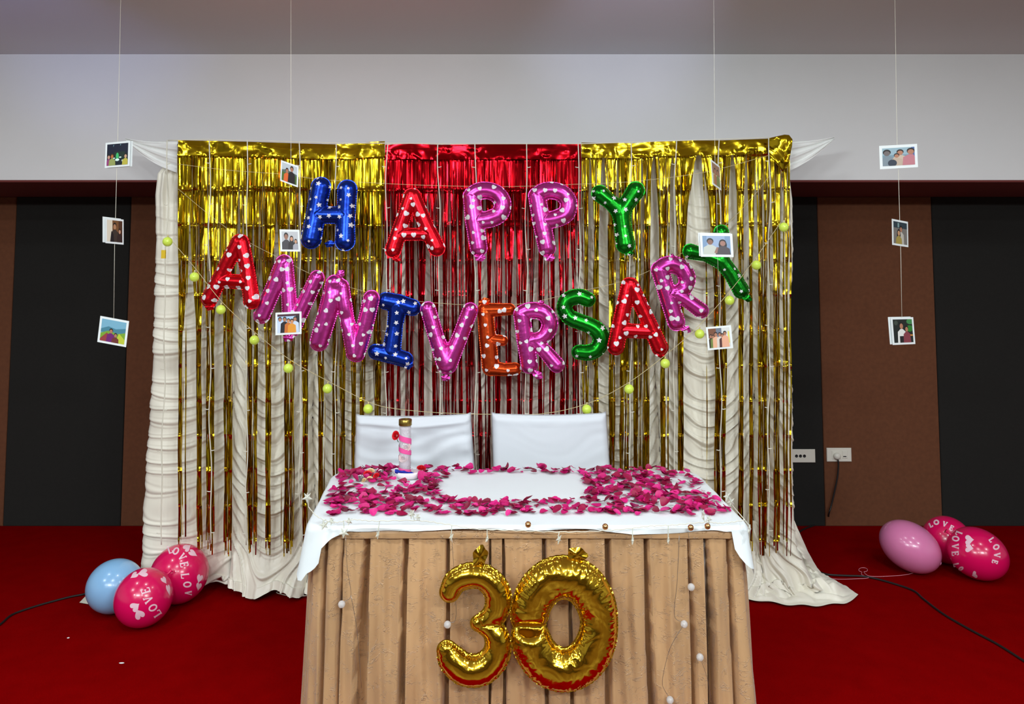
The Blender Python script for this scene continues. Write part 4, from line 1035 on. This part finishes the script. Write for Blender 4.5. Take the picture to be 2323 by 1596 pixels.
# stars at the far right edge of the table
for (x, y) in ((1650, 1125), (1658, 1138)):
    mobj('star', *star(at(x, y, 2.95), .02, .4, .3), M_STAR, sgd, smooth=False)
mobj('wire', *tube([at(1690, 1179, YT), at(1665, 1150, 2.85), at(1652, 1130, 2.95)], .0014, 5), M_WIRE, sgd)
LBB = ['small brass ball pinned under the cloth hem above the gold 3 and 0', 'small brass ball pinned under the cloth hem right of the number balloons', 'brass ball half hidden under the hem, left one near the right corner', 'brass ball half hidden under the hem, nearest the right corner']
for (x, y), lb in zip(((1198, 1189), (1373, 1194), (1567, 1196), (1605, 1193)), LBB):
    o = mobj('brass_ball', *sphere(at(x, y, 2.622 if x < 1500 else 2.628), .0105, 18, 12), M_PEARL); tag(o, lb, 'ball', 'brass balls under the cloth hem')
M_BEAD = mat('clear_bubble_plastic', srgb(238, 236, 235), .12, trans=.55, ior=1.35, spec=.7)
def beads(label, wires, balls):
    Yb = 2.625
    t = thing('bead_string', (at(balls[0][0], 1500, Yb).x, Yb, .02), label, 'bead string', 'clear bead strings on the table skirt')
    for wps in wires: mobj('wire', *tube([at(x, y, Yb) for x, y in catmull(wps, 6)], .0008, 4), M_CORD if False else M_METAL, t)
    for (x, y, r) in balls: mobj('bead', *sphere(at(x, y, Yb - .004), r * Yb / F, 16, 10), M_BEAD, t)
beads('clear bead string hanging near the right end of the skirt', [[(1560, 1200), (1565, 1240), (1566, 1300), (1568, 1325)], [(1541, 1215), (1536, 1320), (1530, 1395), (1552, 1412)], [(1552, 1414), (1520, 1470), (1503, 1540), (1508, 1565), (1522, 1585)], [(1590, 1495), (1605, 1540), (1614, 1590)]], [(1568, 1331, 8), (1552, 1415, 8), (1588, 1490, 8), (1520, 1587, 8)])
beads('clear bead string hanging near the left end of the skirt', [[(784, 1215), (788, 1290), (796, 1350), (776, 1366)], [(796, 1350), (810, 1430), (820, 1560)]], [(775, 1370, 8)])
beads('clear bead string hanging beside the gold number 3', [[(1025, 1220), (1030, 1300), (1034, 1400), (1016, 1412)]], [(1015, 1416, 8)])

# ------------------------------------------------------------------ rubber balloons on the floor
def raysurf(px, py, C, Rm, rad, grow=1.006):
    """point where the line of sight through a pixel meets the balloon's ellipsoid"""
    d = ray(px, py); o_ = EYE - C; Ri = Rm.transposed()
    a = Ri @ d; b = Ri @ o_
    a = Vector((a.x / rad[0], a.y / rad[1], a.z / rad[2])) / grow; b = Vector((b.x / rad[0], b.y / rad[1], b.z / rad[2])) / grow
    A = a.dot(a); B = 2 * a.dot(b); Cc = b.dot(b) - 1; D = B * B - 4 * A * Cc
    if D < 0: t = -B / (2 * A)
    else: t = (-B - math.sqrt(D)) / (2 * A)
    return EYE + d * t
GLY = {'L': [[(.0, 1), (.22, 1)], [(.11, 1), (.11, 0)], [(0, 0), (.6, 0)], [(.6, 0), (.64, .26)]],
       'O': [[(.36 + .36 * math.cos(a), .5 + .5 * math.sin(a)) for a in np.linspace(0, 2 * math.pi, 17)]],
       'V': [[(-.02, 1), (.24, 1)], [(.1, 1), (.4, 0)], [(.4, 0), (.70, 1)], [(.58, 1), (.82, 1)]],
       'E': [[(0, 1), (.56, 1)], [(0, 0), (.6, 0)], [(.12, 1), (.12, 0)], [(.12, .52), (.45, .52)], [(.56, 1), (.58, .8)], [(.6, 0), (.64, .24)], [(.45, .62), (.45, .42)]]}
THK = {0: 1}
def glyph_polys(ch, cx, cy, dx, dy, h, wd=1.0):
    """polygons (pixel space) of one serif letter, centred at cx,cy, baseline direction dx,dy"""
    l = math.hypot(dx, dy); dx, dy = dx / l, dy / l; ux, uy = dy, -dx; out = []
    for si, S in enumerate(GLY[ch]):
        thick = 1.7 if (ch in 'LE' and si in (1, 2) and S[0][0] == S[1][0]) or (ch == 'V' and si == 1) or ch == 'O' else 1.1
        for a, b in zip(S[:-1], S[1:]):
            q = []
            for (gx, gy) in (a, b):
                X = (gx - .35) * h * wd; Yy = (gy - .5) * h; q.append((cx + dx * X + ux * Yy, cy + dy * X + uy * Yy))
            ex, ey = q[1][0] - q[0][0], q[1][1] - q[0][1]; L = math.hypot(ex, ey) + 1e-6; nx_, ny_ = -ey / L * thick, ex / L * thick; ex, ey = ex / L * .5, ey / L * .5
            L_ = max(1, int(L / 1.6)); q0 = (q[0][0] - ex, q[0][1] - ey); q1 = (q[1][0] + ex, q[1][1] + ey)
            for k_ in range(L_):
                A_ = [q0[z] + (q1[z] - q0[z]) * k_ / L_ for z in (0, 1)]; B_ = [q0[z] + (q1[z] - q0[z]) * (k_ + 1) / L_ for z in (0, 1)]
                out.append([(A_[0] + nx_, A_[1] + ny_), (B_[0] + nx_, B_[1] + ny_), (B_[0] - nx_, B_[1] - ny_), (A_[0] - nx_, A_[1] - ny_)])
            continue
            out.append([(q[0][0] + nx_ - ex, q[0][1] + ny_ - ey), (q[1][0] + nx_ + ex, q[1][1] + ny_ + ey), (q[1][0] - nx_ + ex, q[1][1] - ny_ + ey), (q[0][0] - nx_ - ex, q[0][1] - ny_ - ey)])
    return out
def heart_poly(cx, cy, s, ang, sx=1.0, sy=1.0, n=22):
    P = []
    for i in range(n):
        t = 2 * math.pi * i / n; x = 16 * math.sin(t) ** 3 / 17; y = (13 * math.cos(t) - 5 * math.cos(2 * t) - 2 * math.cos(3 * t) - math.cos(4 * t)) / 17
        x *= s * sx; y *= s * sy; P.append((cx + x * math.cos(ang) + y * math.sin(ang), cy + x * math.sin(ang) - y * math.cos(ang)))
    return P
M_PRINT = mat('white_balloon_ink', srgb(240, 200, 215), .5)
def balloon(label, cpx, Y, rx, rz, col, roll=0, neck=None, texts=(), hearts=(), string=None, pear=.06):
    k = Y / F; C = at(cpx[0], cpx[1], Y); Rm = Matrix.Rotation(roll, 3, 'Y'); rad = (rx * k * 1.0, rx * k * 1.0, rz * k)
    # rest exactly on the carpet
    ext = math.sqrt(sum((Rm[2][i] * rad[i]) ** 2 for i in range(3)))
    s = ext / C.z; C = EYE + (C - EYE) * (EYE.z / (EYE.z - C.z + ext)) if True else C
    kk = C.y / Y; rad = tuple(r * kk for r in rad); ext *= kk
    C.z = ext + .001
    t = thing('party_balloon', (C.x, C.y, 0), label, 'balloon')
    name = 'rubber_%s' % ''.join('%02x' % int(255 * c) for c in col[:3]); m = mat(name, col, .22, spec=.6, sss=.12, coat=.3)
    prof = []
    body = sphere(C, 1, 48, 32, Rm, rad); mobj('rubber_body', *body, m, t)
    if neck is not None:
        nd = Rm @ Vector(neck); nd.normalize()
        tip = C + Vector([sum(Rm[i][j] * rad[j] * (Rm.transposed() @ nd)[j] for j in range(3)) for i in range(3)])
        q = nd.to_track_quat('Z', 'Y').to_matrix()
        mobj('knot', *lathe(tip - nd * .012, [(.016, 0), (.009, .012), (.0045, .02), (.007, .026), (.005, .031), (.011, .038), (.012, .041), (0, .036)], 14, q), m, t)
    V = []; Fc = []
    for word in texts:
        for (ch, x, y, dx, dy, h, wd) in word:
            V = []; Fc = []
            for P in glyph_polys(ch, x, y, dx, dy, h, wd):
                b = len(V); V += [raysurf(px, py, C, Rm, rad, 1.004) for px, py in P]; Fc.append((b, b + 1, b + 2, b + 3))
            mobj('printed_letter', V, Fc, M_PRINT, t)
    for i, (x, y, s_, ang, sx, sy) in enumerate(hearts):
        P = heart_poly(x, y, s_, ang, sx, sy); Pi = heart_poly(x, y, s_ * .5, ang, sx, sy); n = len(P); g = 1.004 + .002 * (i % 2)
        V = [raysurf(x, y, C, Rm, rad, g)] + [raysurf(a, b, C, Rm, rad, g) for a, b in Pi] + [raysurf(a, b, C, Rm, rad, g) for a, b in P]
        Fc = [(0, 1 + j, 1 + (j + 1) % n) for j in range(n)] + [(1 + j, 1 + n + j, 1 + n + (j + 1) % n, 1 + (j + 1) % n) for j in range(n)]
        mobj('printed_heart', V, Fc, M_PRINT, t)
    return t, C, Rm, rad
HOT = srgb(222, 14, 92)
balloon('plain light blue balloon on the carpet at the left', (261, 1329), 3.63, 58, 56, srgb(140, 190, 232), roll=.15, neck=(0, .6, -1))
balloon('hot pink balloon printed LOVE, backmost of the left cluster beside the drape', (407, 1301), 3.73, 61, 62, HOT, roll=.12, neck=(-1, -.2, -.2),
        texts=[[('L', 386, 1246, .9, -.3, 15, .9), ('O', 399, 1249, .85, .55, 15, .9), ('V', 413, 1262, .6, .8, 16, .9), ('E', 418, 1280, .2, .98, 17, .9)], [('L', 420, 1306, .12, .98, 17, .9), ('O', 425, 1325, .1, 1, 16, .9), ('V', 427, 1344, 0, 1, 14, .8)]],
        hearts=[(424, 1242, 11, -2.2, .8, 1), (437, 1254, 12, -1.0, .6, 1.1), (453, 1311, 12, .3, .6, 1), (451, 1329, 11, .2, .6, 1)])
balloon('hot pink balloon printed LOVE, nearest one at the left of the stage', (326, 1355), 3.49, 60, 61, HOT, roll=-.1, neck=(.7, .8, .6),
        texts=[[('L', 356, 1391, -.55, -.83, 18, .9), ('O', 347, 1378, -.5, -.86, 18, .9), ('V', 337, 1360, -.45, -.9, 19, .9), ('E', 330, 1339, -.3, -.95, 19, .9)]],
        hearts=[(305, 1304, 12, .95, .55, 1), (325, 1299, 13, 1.4, .75, 1.1), (372, 1315, 11, -.6, .55, 1), (382, 1336, 12, -.2, .4, 1.25), (306, 1376, 13, -2.2, .9, 1), (316, 1393, 14, 2.6, .9, 1)])
b1 = balloon('pale pink balloon with a trailing ribbon on the carpet at the right', (2064, 1239), 4.13, 64, 51, srgb(222, 128, 176), roll=-.35 + .9, neck=(1, 0, .05))
balloon('hot pink balloon printed LOVE, rear one of the right cluster', (2148, 1224), 4.38, 50, 50, HOT, roll=0, neck=(0, 1, 0),
        texts=[[('L', 2112, 1190, 1, -.45, 9, 1.1), ('O', 2124, 1184, 1, 0, 9, 1.5), ('V', 2143, 1188, 1, .3, 10, 1.2), ('E', 2159, 1197, 1, .5, 10, 1.2)]])
balloon('hot pink balloon printed LOVE with two white hearts, rightmost on the carpet', (2217, 1255), 4.03, 61, 54, HOT, roll=.38, neck=(-1, .4, .3),
        texts=[[('L', 2175, 1210, -.35, .95, 13, .95), ('O', 2168, 1221, -.2, 1, 14, .95), ('V', 2167, 1238, 0, 1, 14, 1), ('E', 2167, 1255, .1, 1, 14, 1)], [('L', 2169, 1281, .2, 1, 11, .9), ('O', 2180, 1289, .5, .9, 9, .8)],
               [('L', 2250, 1224, .6, .9, 11, 1), ('O', 2260, 1240, .4, .95, 12, 1.1), ('V', 2262, 1258, 0, 1, 13, 1), ('E', 2257, 1274, -.3, .95, 12, .9)]],
        hearts=[(2198, 1242, 11, -1.45, 1, 1), (2198, 1224, 12, -1.6, 1, 1), (2211, 1303, 10, 1.2, .9, .7)])
# ribbon of the pale balloon
def onfloor(pts, z, n=8): return [onz(x, y, z) for x, y in catmull(pts, n)]
lp = [(1958 + 10 * math.cos(a), 1292 - 5 * math.sin(a)) for a in np.linspace(-1.4, 4.4, 10)]
o = mobj('balloon_ribbon', *tube([onz(x, y, z) for (x, y), z in zip(catmull([(2120, 1281), (2100, 1290), (2060, 1302), (2020, 1306), (1985, 1307), (1969, 1305)] + lp + [(1955, 1303), (1972, 1309), (1950, 1312), (1900, 1313), (1872, 1309)], 5), [.05] * 3 + [.004] * 200)], .0014, 5), mat('pink_curling_ribbon', srgb(235, 150, 165), .4)); tag(o, 'thin pink ribbon curling over the black cord at the right', 'ribbon')

# ------------------------------------------------------------------ sockets, cords, litter
def rbox(x0, x1, y0, y1, z0, z1, bev):
    V = []
    for ins_, y in ((0, y1), (0, y0 + bev), (bev, y0)):
        V += [(x0 + ins_, y, z0 + ins_), (x1 - ins_, y, z0 + ins_), (x1 - ins_, y, z1 - ins_), (x0 + ins_, y, z1 - ins_)]
    return V, [(j * 4 + k, j * 4 + (k + 1) % 4, (j + 1) * 4 + (k + 1) % 4, (j + 1) * 4 + k) for j in range(2) for k in range(4)] + [(8, 9, 10, 11)]
YW = YB - .021
def plate(px0, py0, px1, py1, label):
    a = at(px0, py1, YW); b = at(px1, py0, YW); t = thing('wall_socket', ((a.x + b.x) / 2, YW, a.z), label, 'socket')
    mobj('face_plate', *rbox(a.x, b.x, YW - .010, YW, a.z, b.z, .003), M_PLATE, t, smooth=False); return t
s1 = plate(1786, 1018, 1848, 1048, 'cream wall plate with a row of black round holes, partly behind the fringe')
for x in (1794, 1807, 1816, 1825):
    c = at(x, 1034, YW - .0105); mobj('round_hole', *lathe(c, [(.0, 0), (.0075, 0), (.009, .0015), (.0105, 0)], 16, Matrix.Rotation(math.pi / 2, 3, 'X')), M_DARK, s1)
s2 = plate(1875, 1015, 1930, 1046, 'cream wall socket with a plug and rocker switch on the brown panel')
a = at(1911, 1039, YW - .01); b = at(1922, 1022, YW - .01)
mobj('rocker_switch', *rbox(a.x, b.x, a.y - .004, a.y + .002, a.z, b.z, .002), M_PLATE, s2, smooth=False)
a = at(1913, 1036, YW - .015); b = at(1920, 1034, YW - .015)
mobj('switch_mark', *rbox(a.x, b.x, a.y - .001, a.y + .001, a.z, b.z, .0003), M_DARK, s2, smooth=False)
a = at(1887, 1041, YW - .01); b = at(1907, 1022, YW - .01)
mobj('socket_frame', *rbox(a.x, b.x, a.y - .003, a.y + .002, a.z, b.z, .002), M_PLATE, s2, smooth=False)
pc = at(1899, 1034, YW - .02)
pg = thing('power_plug', (pc.x, pc.y, pc.z - .018), 'white power plug pushed into the wall socket', 'plug')
mobj('plug_body', *sphere(pc, .024, 20, 14, None, (1, .8, .95)), M_PLATE, pg)
cz_ = []
for (x, y) in [(1901, 1042), (1902, 1055), (1900, 1080), (1893, 1115), (1886, 1145), (1880, 1166)]: cz_.append(at(x, y, YW - .028))
cz_ += [onz(1878, 1180, .008), onz(1850, 1190, .006), onz(1815, 1205, .006), onz(1800, 1235, .006), onz(1815, 1262, .006), onz(1850, 1290, .006), onz(1876, 1302, .006), onz(1920, 1305, .006), onz(1962, 1307, .006), onz(2010, 1318, .006), onz(2070, 1338, .006), onz(2095, 1358, .006), onz(2140, 1392, .006), onz(2200, 1427, .006), onz(2262, 1460, .006), onz(2330, 1503, .006), onz(2450, 1580, .006)]
o = mobj('floor_cable', *tube(catmull([tuple(p) for p in cz_], 5), .0052, 8), M_CORD); tag(o, 'black power cord running from the wall socket across the right carpet', 'cord')
o = mobj('floor_cable', *tube(catmull([tuple(onz(x, y, .0055)) for x, y in [(-120, 1500), (-40, 1440), (0, 1416), (25, 1395), (60, 1381), (110, 1366), (160, 1353), (200, 1345), (250, 1330), (330, 1310)]], 5), .005, 8), M_CORD); tag(o, 'black power cord on the carpet at the far left', 'cord')
for (x, y, w_, lb) in ((155, 1446, .006, 'tiny white scrap on the red carpet left of the balloons'), (276, 1503, .012, 'thin pale scrap on the red carpet below the balloons')):
    c = onz(x, y, .002); o = mobj('paper_scrap', *sphere(c, 1, 8, 6, None, (w_, .005, .002)), M_CARD); tag(o, lb, 'scrap')
# loose wire lying at the drape's hem, just left of the table
o = mobj('loose_wire', *tube([onz(x, y, .012) for x, y in catmull([(612, 1322), (640, 1342), (668, 1349), (684, 1340), (672, 1326), (640, 1338), (628, 1344), (665, 1352), (700, 1350)], 6)], .0018, 5), M_WIRE); tag(o, 'loose white wire curled on the carpet beside the table', 'wire')
